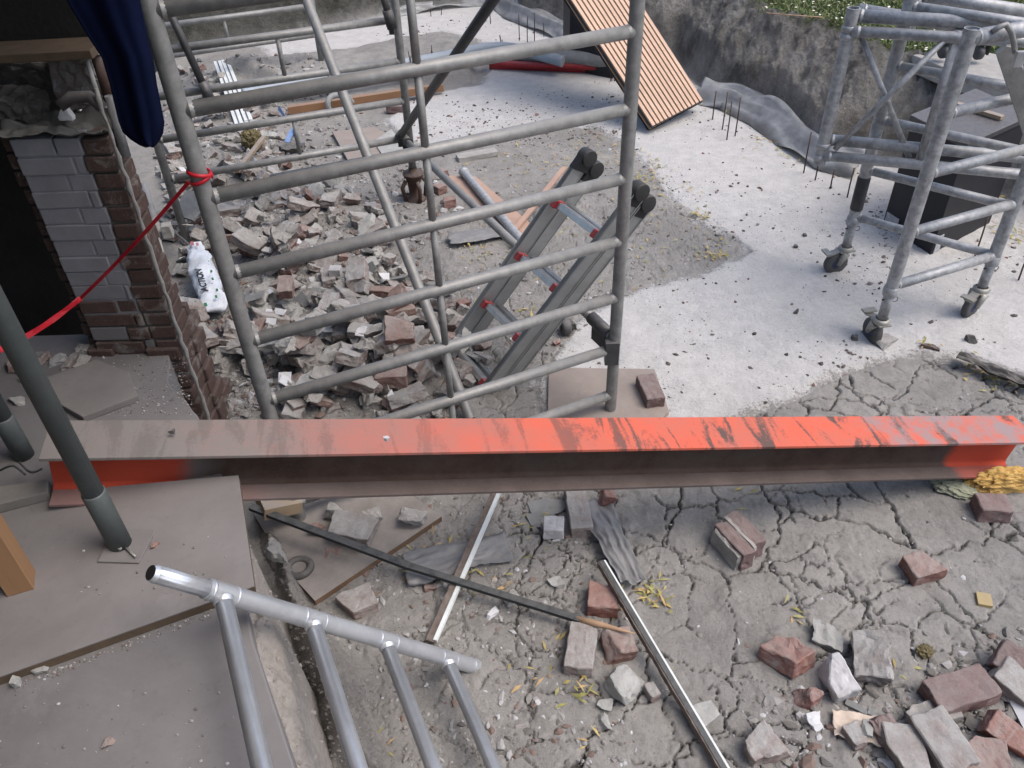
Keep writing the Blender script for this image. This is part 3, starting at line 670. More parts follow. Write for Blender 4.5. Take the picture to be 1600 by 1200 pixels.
# foreground and mid bricks, one by one (label says which)
B=one
pp=at(1152,850,.02);t=thing('brick_pair','pair of mortared bricks standing on the cracked clay below the beam','brick pair',(pp.x,pp.y,gz(pp.x,pp.y)-.004))
t.rotation_euler=(0,0,R_(26))
for dx,sd_ in((-.029,5),(.029,8)):
    me_=fragmesh('brick',(.05,.15,.085),sd_,0,M['purple'],.003);o_=bpy.data.objects.new('brick',me_);col.objects.link(o_);o_.parent=t;o_.location=(dx,.006*sd_-.04,.044)
me_=fragmesh('mortar_joint',(.012,.155,.088),4,0,M['mortar'],.003);o_=bpy.data.objects.new('mortar_joint',me_);col.objects.link(o_);o_.parent=t;o_.location=(0,0,.044)
me_=fragmesh('mortar_crust',(.02,.13,.07),6,0,M['mortar'],.005);o_=bpy.data.objects.new('mortar_crust',me_);col.objects.link(o_);o_.parent=t;o_.location=(-.056,-.01,.04)
B(1442,888,(.115,.085,.06),(6,-4,12),'broken half brick alone on the cracked clay, mortar crust on top','brick',cuts=1)
B(1548,795,(.105,.085,.062),(0,0,-6),'squarish brick in front of the yellow foam at the beam end','purple',cuts=0)
B(1537,938,(.042,.048,.014),(0,0,-16),'small yellow wooden block on the cracked clay','gold','wood_block','wood block',0,.0008)
B(908,1016,(.085,.155,.05),(0,0,-12),'long dusty brick lying beside the tip of the black lath','brickgrey',cuts=0)
B(966,1010,(.09,.085,.06),(4,3,10),'stubby brick with whitish top under the splintered lath tip','brick',cuts=1)
B(942,938,(.095,.10,.055),(0,0,-8),'reddish brick with a round mortar patch left of the white strip','brickfresh',cuts=1)
B(974,1071,(.10,.085,.05),(5,-4,30),'pale angular concrete stone below the two bricks near the white strip','concrete','stone','stone',2,.005,.25)
B(1016,1083,(.04,.045,.035),(0,0,20),'small brown brick crumb beside the pale angular stone','brickgrey',cuts=1)
B(1098,1112,(.07,.08,.03),(0,0,20),'flat grey stone right of the white strip','concrete','stone','stone',1,.003,.2)
B(945,1100,(.05,.035,.02),(0,0,-10),'small white chip below the pale angular stone','concrete','stone_chip','stone chip',2,.003,.3)
B(946,1125,(.03,.05,.018),(0,0,10),'narrow white chip lowest beside the pale stone','concrete','stone_chip','stone chip',2,.003,.3)
B(1226,1028,(.13,.11,.06),(-14,8,30),'deep red broken brick tilted at the left of the lower right pile','brickfresh',cuts=2,jag=.005)
B(1284,994,(.10,.065,.03),(12,0,-20),'pale jagged concrete flake topmost in the lower right pile','concrete','stone','stone',2,.005,.2)
B(1262,1092,(.075,.05,.05),(0,10,-15),'small orange brick lump left of the white painted brick','brickfresh',cuts=2,jag=.005)
B(1306,1062,(.075,.115,.07),(10,-12,15),'brick with its top painted white in the lower right pile','whitebrick','painted_brick','brick',1)
B(1362,1030,(.10,.14,.075),(14,-18,-16),'large brick tilted with mortar crust and red patch in the pile','brickgrey',cuts=2,jag=.005)
B(1497,1086,(.185,.10,.055),(0,-4,14),'whole purple brick lying flat at lower right','purple',cuts=0,lift=.012)
B(1410,1178,(.10,.14,.06),(0,5,-6),'brick with lilac mortar face at the bottom edge, left one','brickgrey',cuts=1)
B(1468,1168,(.10,.16,.065),(4,-6,14),'long brick with whitish mortar face at the bottom edge, right one','brickgrey',cuts=0,lift=.015)
B(1535,1195,(.12,.12,.06),(4,0,-10),'rounded pink brick cut by the bottom edge of the view','brick',cuts=1)
B(1590,1050,(.14,.09,.055),(25,10,-40),'dark red brick leaning at the right edge of the view','purple',cuts=1,lift=.02)
B(1596,1080,(.17,.085,.05),(10,20,-45),'second leaning brick beneath the dark red one at the right edge','brickgrey',cuts=1)
B(1578,1160,(.15,.085,.05),(20,20,-38),'red brick lying on its side under the white plaque at lower right','brickfresh',cuts=1)
B(1600,1120,(.035,.10,.012),(0,-20,0),'white tile fragment at the right edge above the red brick','plaster','tile_shard','tile shard',0,.0005)
B(1380,1152,(.08,.10,.05),(20,-10,10),'dark broken brick end beside the cream cardboard scrap','purple',cuts=2,jag=.006)
B(1340,1150,(.07,.06,.04),(0,0,20),'grey brown brick crumb below the cream cardboard scrap','brickgrey',cuts=2)
B(1270,1128,(.05,.04,.02),(0,0,5),'white crumb left of the cream cardboard scrap','plaster','plaster_crumb','plaster crumb',2,.003,.3)
B(1195,1160,(.13,.10,.05),(0,0,15),'pale brick fragment at the bottom right of the white strip','brickgrey',cuts=2,jag=.005)
B(1455,1118,(.16,.06,.04),(0,0,14),'mortar slab edge showing under the whole purple brick','mortar','mortar_lump','mortar lump',1,.005,.1)
B(1350,1128,(.07,.02,.012),(0,0,-30),'grey sliver on the cream cardboard scrap, left','slate','slate_sliver','slate sliver',1,.002)
B(1375,1120,(.065,.02,.012),(0,0,-28),'grey sliver above the cream cardboard scrap, right','slate','slate_sliver','slate sliver',1,.002)
B(1338,1106,(.06,.02,.012),(0,0,-35),'grey sliver topmost above the cream cardboard scrap','slate','slate_sliver','slate sliver',1,.002)
B(1355,1138,(.03,.045,.012),(0,0,-25),'pale flake lying on the cream cardboard scrap','concrete','stone_chip','stone chip',1,.002,0,.035)
B(903,800,(.075,.20,.055),(0,0,3),'long narrow brick under the beam beside the crumpled lead sheet','brickgrey',cuts=0)
B(865,826,(.07,.065,.05),(0,0,-4),'white painted brick end below the beam','whitebrick','painted_brick','brick',0)
B(858,792,(.14,.08,.008),(0,0,14),'grey slate piece below the beam left of the long brick','slate','slate_shard','slate shard',2,.001)
B(850,806,(.12,.05,.008),(6,0,22),'lower grey slate piece below the beam','slate','slate_shard','slate shard',2,.001)
B(945,785,(.06,.07,.05),(0,20,10),'red brick lump half under the beam on the crumpled lead sheet','brickfresh',cuts=2,jag=.006,lift=.03)
B(555,945,(.13,.09,.045),(0,0,25),'dusty brick below the fibre board near the silver tube','brickgrey',cuts=1)
B(520,870,(.05,.05,.03),(0,0,0),'brick crumb on the ground left of the fibre board','brick',cuts=2)
B(640,812,(.085,.065,.045),(0,5,-20),'brown mortar lump on the right end of the fibre board','mortar','mortar_lump','mortar lump',2,.006,.2,.03)
B(545,826,(.185,.105,.045),(0,0,-16),'dusty whole brick lying on the fibre board','brickgrey',cuts=1,z=.045)
B(493,826,(.05,.03,.025),(0,0,-10),'small bright red brick chip beside the brick on the fibre board','brickfresh',cuts=2,z=.04)
B(585,808,(.05,.045,.03),(0,0,30),'small grey mortar lump above the brick on the fibre board','mortar','mortar_lump','mortar lump',2,.006,.2,.04)
B(520,800,(.085,.045,.035),(0,0,-14),'grey angular stone near the beam above the fibre board','concrete','stone','stone',2,.004,.2,.04)
B(428,858,(.055,.085,.05),(0,0,25),'brown lump of masonry at the slab edge above the rubber ring','mortar','mortar_lump','mortar lump',2,.007,.3,.10)
B(675,918,(.045,.02,.015),(0,0,10),'brown bark-like chip under the black lath','brick','brick_chip','brick chip',2,.004)
B(800,938,(.07,.05,.03),(0,0,40),'grey clod right of the black lath middle','mortar','clod','clod',2,.006,.3)
B(768,958,(.04,.025,.015),(0,0,40),'white plaster crumb by the lying white strip','plaster','plaster_crumb','plaster crumb',1,.002,.2)
B(868,912,(.045,.03,.02),(0,0,0),'flat pale stone above the black lath end','concrete','stone','stone',2,.003,.3)
B(1016,612,(.075,.155,.05),(0,0,8),'brick with mortar on top lying on the pinkish board','purple',cuts=0,z=.03)
B(612,592,(.125,.065,.06),(0,0,3),'whole red-sided brick at the front of the rubble heap','brick',cuts=0,z=.10)
B(508,592,(.10,.08,.06),(0,0,-6),'white plaster-faced block in the front of the rubble heap','mortar','plaster_block','plaster block',1,.003,0,.12)
B(552,566,(.075,.14,.04),(20,-15,25),'long block with bright white plastered face in the rubble heap','whitebrick','plastered_brick','brick',1,.003,0,.12)
B(524,424,(.055,.05,.035),(0,0,-2),'small white cubic block on the rubble heap','whitebrick','painted_brick','brick',0,.001,0,.10)
B(572,443,(.06,.05,.025),(15,0,0),'second small white faced block right of the cubic one','whitebrick','painted_brick','brick',1,.001,0,.08)
B(600,458,(.13,.065,.05),(0,0,-12),'red-sided brick with a white flake behind it in the heap','brick',cuts=1,z=.08)
B(585,412,(.09,.07,.018),(15,0,20),'beige hexagonal looking stone flake on the heap','concrete','stone','stone',3,.002,0,.08)
B(447,450,(.07,.11,.05),(10,0,5),'red brick standing on end at the left of the heap','brick',cuts=1,z=.12)
B(515,480,(.075,.13,.06),(0,0,-3),'dusty brick with white joint line in the heap centre','brickgrey',cuts=0,z=.14)
B(617,497,(.045,.04,.008),(35,0,20),'bright white pentagonal tile shard on the heap','plaster','tile_shard','tile shard',1,.0005,0,.12)
B(585,520,(.045,.04,.008),(50,20,60),'bright white tile shard leaning on a red brick in the heap','plaster','tile_shard','tile shard',1,.0005,0,.14)
B(423,504,(.045,.04,.006),(35,0,-10),'bright white tile shard at the left of the heap by the frame post','plaster','tile_shard','tile shard',1,.0005,0,.13)
B(445,590,(.05,.045,.006),(30,0,0),'square white tile piece beside the left frame post','plaster','tile_shard','tile shard',0,.0005,0,.15)
B(650,524,(.075,.06,.05),(0,0,10),'grey brown brick end at the right flank of the heap','brickgrey',cuts=1,z=.06)
B(658,574,(.08,.08,.05),(0,0,-5),'pinkish brick corner at the right front of the heap','brick',cuts=1,z=.05)
B(600,445,(.2,.05,.02),(0,0,-10),'thin brick slip lying behind the red-sided brick','brick','brick_slip','brick',1,.003,0,.05)
B(725,478,(.06,.05,.045),(0,0,30),'red brick chunk alone at the foot of the ladder','brickfresh',cuts=1,jag=.005)
B(690,482,(.05,.05,.04),(0,0,10),'white and red brick chunk beside the centre strut of the frame','whitebrick','painted_brick','brick',2,.004)
B(592,350,(.12,.07,.045),(0,0,-5),'dusty red brick lying alone behind the tilted brace tube','brick',cuts=1,z=.03)
B(703,318,(.07,.06,.05),(0,0,0),'red brick with a white top near the rusty jack base','brickfresh',cuts=1)
B(694,270,(.06,.05,.04),(0,0,20),'small red brick chunk beside the end of the lying tube','brickfresh',cuts=1)
B(690,295,(.09,.06,.05),(0,0,40),'pinkish broken brick between the jack base and the plywood','brick',cuts=2)
B(620,170,(.14,.07,.05),(0,0,-4),'dark red brick lying behind the rear scaffold post','purple',cuts=0)
B(745,243,(.26,.07,.03),(0,0,20),'grey paving kerb piece lying on the clay behind the frame','mortar','kerb_piece','kerb piece',0,.002)
B(893,508,(.045,.05,.04),(0,0,0),'grey stone under the ladder wheel','darkstone','stone','stone',2,.004)
B(870,537,(.035,.025,.02),(0,0,20),'tiny red brick chip on the white ground by the ladder','brickfresh','brick_chip','brick chip',2,.003)
B(1385,532,(.085,.065,.03),(0,0,30),'flat grey stone wedged against the nearest caster wheel','mortar','stone','stone',2,.004,.2)
B(1337,528,(.03,.025,.022),(0,0,0),'dark pebble left of the nearest caster wheel','darkstone','pebble','pebble',2,.003)
B(1453,542,(.06,.035,.012),(0,10,-25),'brown bark flake on the white ground below the scaffold tower','rust','bark_flake','bark flake',1,.003,.2)
B(1518,530,(.04,.035,.03),(0,0,0),'rounded stone right of the bark flake on the white ground','darkstone','stone','stone',2,.004,.2)
B(1243,485-100,(.02,.02,.015),(0,0,0),'lone tiny stone in the middle of the white ground','darkstone','pebble','pebble',2,.003)
B(1258,368,(.022,.018,.014),(0,0,0),'dark pebble below the guard frame on the white ground','darkstone','pebble','pebble',2,.003)
B(1245,527-40,(.03,.02,.02),(0,0,0),'dark clod left of the tower on the white ground','darkstone','clod','clod',2,.004)
B(172,1158,(.024,.018,.009),(0,0,25),'reddish brown pebble on the dusty slab at lower left','brick','pebble','pebble',2,.0012,.25,ST)
B(60,1047,(.035,.016,.014),(0,0,14),'grey stone flake against the board edge at the left','concrete','stone_chip','stone chip',2,.0015,.2,ST)
B(26,1065,(.02,.022,.02),(0,0,0),'grey stone crumb at the corner of the board edge','concrete','stone_chip','stone chip',2,.0015,.2,ST)
B(241,852,(.018,.015,.008),(0,0,10),'small red brick chip beside the prop base plate','brickfresh','brick_chip','brick chip',2,.001,.2,SB)
B(605,686,(.014,.012,.01),(0,0,20),'white pebble on the top of the orange beam','plaster','pebble','pebble',2,.001,.2,.708)
B(268,675,(.016,.012,.008),(0,0,20),'dark grit crumb on the dusty end of the orange beam','darkstone','pebble','pebble',2,.001,.2,.772)
# crumbs on slab and board
V_=[];F_=[]
def slabgrit(n,f,zz):
    for _ in range(n):
        a,b=f();p=at(a,b,zz);r=.0012*(3.2**(rnd()**2))
        Q=IV*(1+.4*(np.random.rand(12,1)-.5))*np.array([r*1.3,r,r*.7])+np.array([p.x,p.y,zz+r*.4]);F_.append(IF+12*len(V_));V_.append(Q)
slabgrit(200,lambda:(lambda t:(U(0,1)*0+20+t*310,1068-t*118+abs(random.gauss(0,6))+3))(rnd()),ST)
slabgrit(60,lambda:(U(0,380),U(1060,1200)),ST); slabgrit(50,lambda:(U(80,370),U(830,930)),SB)
slabgrit(500,lambda:(U(120,300),U(556,650)),ST); slabgrit(120,lambda:(U(160,290),U(600,650)),ST)
o=bigmesh('slab_grit',np.concatenate(V_),np.concatenate(F_),M['peblight']);tag(o,'fine white and dark grit on the dusty slab and board','grit',kind='stuff')
M['footing']=simple('pale_footing_mortar',(.36,.33,.305),(.26,.24,.22),.97,0,45,.006)
# rough broken masonry between slab and pit
def rough(name,poly,z0,z1,mat,label,cat,amp=.03,seed=0,step=.012,slope=None,crumbs=1500,fall=.03):
    P=np.array(poly);lo=P.min(0)-.03;hi=P.max(0)+.03
    xs=np.arange(lo[0],hi[0],step);ys=np.arange(lo[1],hi[1],step);A,Bq=np.meshgrid(xs,ys)
    d=sdf(poly,A+.03*fbm(A*12,Bq*12,3,seed),Bq+.03*fbm(A*12,Bq*12,3,seed+9))
    n_=fbm(A*7,Bq*7,5,seed)*1.6*amp+np.abs(fbm(A*22,Bq*22,4,seed+4))*amp*1.6+fbm(A*55,Bq*55,3,seed+8)*amp*.4
    Zt=z0+(z1-z0)*ss((d+.012)/fall)+n_*ss((d+.01)/.03)
    if slope: Zt=Zt+slope(A,Bq)*ss((d+.01)/.03)
    V=np.stack([A,Bq,Zt],-1).reshape(-1,3);i=np.arange(A.size).reshape(A.shape)
    Fq=np.stack([i[:-1,:-1],i[:-1,1:],i[1:,1:],i[1:,:-1]],-1).reshape(-1,4)
    dv=d.ravel();Fq=Fq[(dv[Fq]>-.03).all(1)];V[:,2]=np.where(dv<-.012,V[:,2]-.06,V[:,2])
    ok=np.where(dv>.01)[0];o=bigmesh(name,V,Fq,mat);tag(o,label,cat)
    for f_ in o.data.polygons: f_.use_smooth=True
    # crumbs lying on it belong to the same crumbling mass
    pk=V[np.random.choice(ok,crumbs)];r_=.0015*(5**(np.random.rand(crumbs)**2.2))
    Q=IV[None]*(1+.9*(np.random.rand(crumbs,12,1)-.5))*r_[:,None,None]*np.array([1.2,.9,.7])+pk[:,None,:]+np.array([0,0,1])*r_[:,None,None]*.3
    g_=bigmesh(name+'_crumbs',Q.reshape(-1,3),(IF[None]+(np.arange(crumbs)*12)[:,None,None]).reshape(-1,3),mat);g_.parent=o;g_['kind']='stuff';return o
rp=W([(340,790),(402,835),(418,905),(470,1000),(520,1200),(560,1330),(330,1330),(330,1000),(320,880)],.42)
rough('broken_footing',rp,.0,.55,M['footing'],'crumbling pale mortar footing along the right edge of the slab','footing',.045,5,.006,slope=lambda A,Bq:-np.clip((A+.60)*1.5,0,.3),fall=.06)
rp=W([(395,800),(418,860),(435,930),(450,1010),(490,1200),(640,1240),(540,1010),(470,900),(425,800)],.12)
rough('earth_fillet',rp,.0,.20,simple('earth_fillet',(.25,.235,.215),(.18,.17,.16),.97,0,40,.006),'grey earth slumped against the foot of the mortar footing','earth slump',.03,15,.007,fall=.11)
rp=W([(262,548),(300,560),(322,640),(335,700),(285,700),(262,600)],.1)
# boards on the slab
bp=[tuple(at(*q,SB)[:2]) for q in[(397,915),(372,742),(60,770),(-60,800),(-60,1078)]]
bt=thing('dusty_board','large dust covered board lying on the slab under the prop and beam','board',(-.9,1.2,ST))
mb=MB().prism(bp,ST+.001,SB-.003);mb.build('board_edge',M['plyedge'],bt)
bp2=[(p[0]+(0.001 if p[0]>-1 else 0),p[1]-.001) for p in bp]
MB().prism(bp2,SB-.003,SB).build('board_top',M['plydust'],bt)
bp=[tuple(at(*q,.635)[:2]) for q in[(128,650),(215,617),(200,580),(150,560),(40,600)]]
tag(MB().prism(bp,ST+.001,.632).build('small_board',M['plydust'],bevel=.002),'smaller dusty board with brown edge lying behind the beam near the pier','board')
bp=[tuple(at(*q,.66)[:2]) for q in[(-40,770),(76,752),(76,772),(-40,802)]]
tag(MB().prism(bp,SB+.001,.668).build('pale_batten',simple('pale_grey_wood',(.22,.21,.19),(.19,.175,.16),.8,0,12,.0005),bevel=.002),'pale grey batten lying on the board at the far left','batten')
# ---------------------------------------------------------------- steel beam
A=Vector((-1.148,1.463,.818)); Bp=Vector((1.812,2.052,.1915)); ax=(Bp-A); BL=ax.length; ax.normalize()
wy_=Vector((0,0,1)).cross(ax).normalized(); up=ax.cross(wy_).normalized()
bm4=Matrix((( ax.x,wy_.x,up.x,A.x),(ax.y,wy_.y,up.y,A.y),(ax.z,wy_.z,up.z,A.z),(0,0,0,1)))
bt=thing('steel_beam','long orange primed steel I-beam lying across the view, dusty at left','steel beam',mat=bm4)
def local(mb,name,mat,parent,**k):
    mb.v=[bm4@v for v in mb.v]; return mb.build(name,mat,parent,**k)
BW,BHt,tf,tw=.143,.168,.010,.008
def lbox(x0,x1,y0,y1,z0,z1):
    return MB().box(((x0+x1)/2,(y0+y1)/2,(z0+z1)/2),(x1-x0,y1-y0,z1-z0))
local(lbox(0,BL,0,BW,-tf,0),'top_flange',[M['btop']],bt,bevel=.0015)
m2=MB();pf=[];y0=BW/2
# web with root fillets (profile swept along X)
rr=.014;prof=[]
zt,zb=-tf,-BHt+tf
for sgn in(-1,1):
    pass
L_=[(y0-tw/2-rr,zt)]+[(y0-tw/2-rr+rr*math.sin(a),zt-rr+rr*math.cos(a)) for a in(.4,.8,1.2,1.57)]
L_+= [(y0-tw/2-rr+rr*math.sin(a),zb+rr-rr*math.cos(a)) for a in(1.57,1.2,.8,.4)]+[(y0-tw/2-rr,zb)]
Rr=[(2*y0-a,b) for a,b in L_][::-1]
pf=L_+Rr;n=len(pf);ns=20;vs=[(BL*i/ns,a,b) for i in range(ns+1) for a,b in pf]
m2.add(vs,[(i*n+k,i*n+(k+1)%n,(i+1)*n+(k+1)%n,(i+1)*n+k) for i in range(ns) for k in range(n)]+[tuple(range(n)),tuple(range(ns*n,ns*n+n))],0,False)
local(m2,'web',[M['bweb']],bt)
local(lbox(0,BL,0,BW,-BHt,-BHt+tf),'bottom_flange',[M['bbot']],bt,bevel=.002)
# ---------------------------------------------------------------- scaffold frames
def tubepart(a,b,r,name,parent,mat='galv',hollow=0,weld=True,prof=None,seg=16,nseg=1):
    mb=MB().tube(a,b,r,seg,hollow,prof=prof,nseg=nseg)
    if weld:
        a=Vector(a);b=Vector(b);d=(b-a).normalized()
        for e,s_ in((a,1),(b,-1)):
            mb.path([e+d*s_*o_ for o_ in(.022,.027,.033)],[r*1.09,r*1.07,r*1.0],12,False)
    return mb.build(name,M[mat],parent)
FL=Vector((-.752,1.963,.0));FR=Vector((.386,2.48,.0));FT=atY(236,0,FL.y+.0);
FT=Vector((-.765,1.963,0)) # slight lean of the left post
def leftpost(z): return Vector((-.752-.010*z*1.3,1.963,z))
fr=thing('scaffolding','large grey scaffold ladder frame with seven rungs standing behind the orange beam','scaffolding',((FL+FR)/2))
tubepart(leftpost(0),leftpost(2.16),.0225,'post',fr,hollow=.004,weld=False)
tubepart(FR,FR+Vector((0,0,2.16)),.0222,'post',fr,hollow=.004,weld=False)
rz=[.105+.2268*k for k in range(9)]
for k,z in enumerate(rz): tubepart(leftpost(z+.002),Vector((FR.x,FR.y,z)),.0195,'rung',fr)
for k in range(8):
    f=.475
    a=leftpost(rz[k]).lerp(Vector((FR.x,FR.y,rz[k])),f);b=leftpost(rz[k+1]).lerp(Vector((FR.x,FR.y,rz[k+1])),f)
    if k==0: continue
    tubepart(a,b,.0115,'centre_strut',fr,weld=False,seg=12)
a=leftpost(rz[0]).lerp(Vector((FR.x,FR.y,rz[0])),.475);b=leftpost(rz[1]).lerp(Vector((FR.x,FR.y,rz[1])),.475)
tubepart(a,b,.0115,'centre_strut',fr,weld=False,seg=12)
# rear frame
rdir=Vector((.940,.341,0)).normalized()
RR=Vector((-.52,4.399,0));RL=RR-rdir*1.27
fr=thing('scaffolding','rear scaffold ladder frame standing on a rusty jack in the rubble','scaffolding',((RR+RL)/2))
for P in(RR,RL): tubepart(P+Vector((0,0,.17 if P is RR else .0)),P+Vector((0,0,1.9)),.021,'post',fr,'galvworn' if 0 else 'galv',weld=False)
zr=[zat(RR.x,RR.y,q) for q in(215,152,95,30)];dz=(zr[3]-zr[0])/3
for k in range(7): tubepart(RL+Vector((0,0,zr[0]+dz*k)),RR+Vector((0,0,zr[0]+dz*k)),.0185,'rung',fr)
for k,f in((0,.53),(2,.53),(4,.53)):
    a=RL.lerp(RR,f);tubepart(a+Vector((0,0,zr[0]+dz*k)),a+Vector((0,0,zr[0]+dz*(k+1))),.012,'centre_strut',fr,weld=False,seg=12)
for P in(RR,):
    j=MB();j.lathe(P+Vector((0,0,.0)),(0,0,1),[(.0,.002),(.06,.002),(.055,.012),(.035,.03),(.03,.09),(.045,.13),(.05,.15),(.06,.158),(.06,.168),(.026,.17),(.024,.2)],14)
    for q in range(4):
        a=q*1.57+.5;j.path([P+Vector((math.cos(a)*.05,math.sin(a)*.05,.13)),P+Vector((math.cos(a)*.075,math.sin(a)*.075,.09)),P+Vector((math.cos(a)*.06,math.sin(a)*.06,.01))],.012,6)
    j.build('jack',M['rust'],fr)
# third frame
TD=Vector((.93,.367,0)).normalized();TR=Vector((-1.40,6.62,0));TL=TR-TD*1.3
fr=thing('scaffolding','farthest thin scaffold frame seen through the rear frame at upper left','scaffolding',((TR+TL)/2))
for P in(TR,TL):
    tubepart(P+Vector((0,0,.0)),P+Vector((0,0,.80)),.022,'post',fr,weld=False)
    MB().box(P+Vector((0,0,.006)),(.15,.15,.012)).build('foot_plate',M['rust'],fr)
z1=zat(TR.x,TR.y,54);z2=zat(TR.x,TR.y,9)
for z in(z1,z2,2*z2-z1): tubepart(TL+Vector((0,0,z)),TR+Vector((0,0,z)),.02,'rung',fr,weld=False)
a=TL.lerp(TR,.93);tubepart(TL.lerp(TR,.5)+Vector((0,0,z1)),TL.lerp(TR,.5)+Vector((0,0,z2)),.011,'centre_strut',fr,weld=False)
# braces
def clamp(p,d,parent,r=.03,l=.08,mat='blackplast'):
    d=Vector(d).normalized();mb=MB().path([p-d*l*.5,p+d*l*.5],r*.95,12)
    x=d.cross(Vector((0,0,1))).normalized()
    mb.box(p+Vector((0,0,-.028))+d*l*.3,(.03,.03,.06));mb.box(p+Vector((0,0,-.028))-d*l*.2,(.024,.024,.05))
    mb.build('clamp',M[mat],parent)
r4=RR+Vector((0,0,zr[0]));m6=Vector((FR.x-.012,FR.y-.01,rz[1]))
t=thing('tie_tube','slim horizontal tie tube from the rear frame to the bottom right of the front frame','brace tube',r4)
e1=r4+Vector((-.03,-.05,.02));e2=m6+Vector((.0,.02,.045))
tubepart(e1,e2,.019,'tube',t,'galv',weld=False)
dd=(e2-e1).normalized();clamp(e1+dd*.04,dd,t);
mb=MB().path([e2-dd*.14,e2-dd*.01],.025,12);mb.box(e2-dd*.06+Vector((0,0,-.035)),(.035,.10,.075),Matrix.Rotation(math.atan2(dd.y,dd.x)-1.57,3,'Z'));mb.box(e2+Vector((.0,-.03,-.05)),(.05,.03,.10));mb.build('clamp',M['galvdark'],t)
t=thing('brace_tube','dark flat brace rising to the upper right from the rear frame clamp','brace tube',r4)
e1=r4+Vector((-.045,-.06,.03));e2=atY(835,-95,2.78)
mb=MB().path([e1,e2],.021,12,squash=1.0);mb.build('tube',M['galvdark'],t);clamp(e1+(e2-e1).normalized()*.02,(e2-e1),t,.028,.07)
t=thing('brace_tube','smooth shiny brace tube slanting from top left down behind the frame','brace tube',at(728,648))
tubepart(at(735,655,.02),atY(480,3,3.9),.0215,'tube',t,'alloy' if 0 else 'galv',hollow=.003,weld=False)
t=thing('brace_tube','short dark brace tube ending in a clamp on the rear rung at far left','brace tube',RL)
a=atY(322,142,4.02);b=atY(268,25,4.05);tubepart(a,b+(b-a)*.5,.018,'tube',t,'galvdark',weld=False);clamp(a,(b-a),t,.026,.09,'galvdark')
t=thing('brace_tube','dark brace end clamped near the top of the rear scaffold post','brace tube',RR)
a=atY(609,30,4.33);b=atY(592,-30,4.33);tubepart(a,b,.018,'tube',t,'galvdark',weld=False);clamp(a,(b-a),t,.027,.09)
t=thing('lying_tube','pitted grey tube lying over the plywood towards the ladder','tube',at(722,265))
tubepart(at(724,268,.06),at(828,392,.06),.024,'tube',t,'galvworn',hollow=.004,weld=False)
MB().lathe(at(724,268,.06),at(724,268,.06)-at(740,288,.06),[(.024,-.03),(.031,-.028),(.031,.0),(.02,.004)],14).build('end_collar',M['galvworn'],t)
# ---------------------------------------------------------------- ladder
LP=np.array([-.104,2.652,.038]);Ld=np.array([.145,-.004,.226]);Lr=np.array([-.135,.254,0.])
LP=Vector(LP);Ld=Vector(Ld);Lr=Vector(Lr);lu=Ld.normalized();lx=Lr.normalized();ln=lu.cross(lx).normalized()
if ln.y>0 and False: ln=-ln
ld=thing('folded_ladder','folded grey aluminium ladder with red rung caps leaning behind the frame','ladder',LP)
Rm=Matrix((lx,ln,lu)).transposed()
print('ladder top px',pj(LP+Ld*3.95),pj(LP+Lr+Ld*3.95))
side=ln if ln.dot(Vector((0,-1,.3)))>0 else -ln   # towards the camera/up
for (org,sg,k0) in((LP,-1,0),(LP+Lr,1,0)):
    for lay in(0,1):
        off=-side*(.062*lay)+lx*(sg*.018)
        mb=MB();a=-.32+.1*lay;b=3.80-.12*lay
        c=org+off+Ld*((a+b)/2);L=Ld.length*(b-a)
        mb.box(c+lx*(sg*.004),(.022,.0575,L),Rm)
        for q in(-1,1): mb.box(c+lx*(sg*.006)+ln*(q*.0265),(.030,.0045,L-.002),Rm)
        mb.build('rail',M['ladder'],ld,bevel=.001)
    mb=MB()
    for lay in(0,1):
        c=org-side*(.062*lay)+lx*(sg*.018)+Ld*(3.80-.12*lay)
        mb.lathe(c-lx*.024,lx,[(.0,0),(.030,0),(.032,.003),(.032,.045),(.030,.048),(0,.048)],16)
        mb.box(c-lu*.03,(.040,.062,.06),Rm)
    mb.build('end_cap',M['capblack'],ld,bevel=.002)
    MB().box(org+lx*(sg*.018)-side*.03+Ld*(-.34),(.045,.13,.03),Rm).build('foot',M['rubber'],ld)
for k in range(4):
    for lay in(0,1):
        if lay and k==0: pass
        a=LP-side*(.06*lay)+Ld*(k-.0);b=a+Lr
        mb=MB();
        for q,wd,hh in((0,.030,.022),):
            mb.box((a+b)/2,(Lr.length,.030,.024),Rm)
        for q in(-1,0,1): mb.box((a+b)/2+lu*.0135+ln*q*.010,(Lr.length-.002,.004,.003),Rm)
        rg=mb.build('rung',M['shine'],ld,bevel=.002)
        if lay==0:
            for e,sg in((a,1),(b,-1)): MB().box(e+lx*(sg*.008)+side*.006,(.026,.040,.036),Rm).build('rung_cap',M['redplast'],ld,bevel=.003)
# labels on rail
c=LP-lx*.0285+Ld*.9
MB().box(c,(.0015,.035,.10),Rm).build('rating_sticker',M['white_pvc'],ld)
MB().box(c-lx*.0012+lu*.02,(.001,.012,.02),Rm).box(c-lx*.0012-lu*.025,(.001,.02,.012),Rm).build('sticker_print',M['black'],ld)
p=at(884,512,.04);t=thing('ladder_wheel','small black roller wheel beside the ladder on the white ground','wheel',p)
MB().lathe(p+Vector((-.02,0,.0)),(1,.3,0),[(0,0),(.03,0),(.037,.006),(.037,.034),(.03,.04),(0,.04)],18).build('tyre',M['tyre'],t)
MB().lathe(p+Vector((-.023,-.001,.0)),(1,.3,0),[(0,0),(.012,0),(.012,.05),(0,.05)],12).build('hub',M['black'],t)
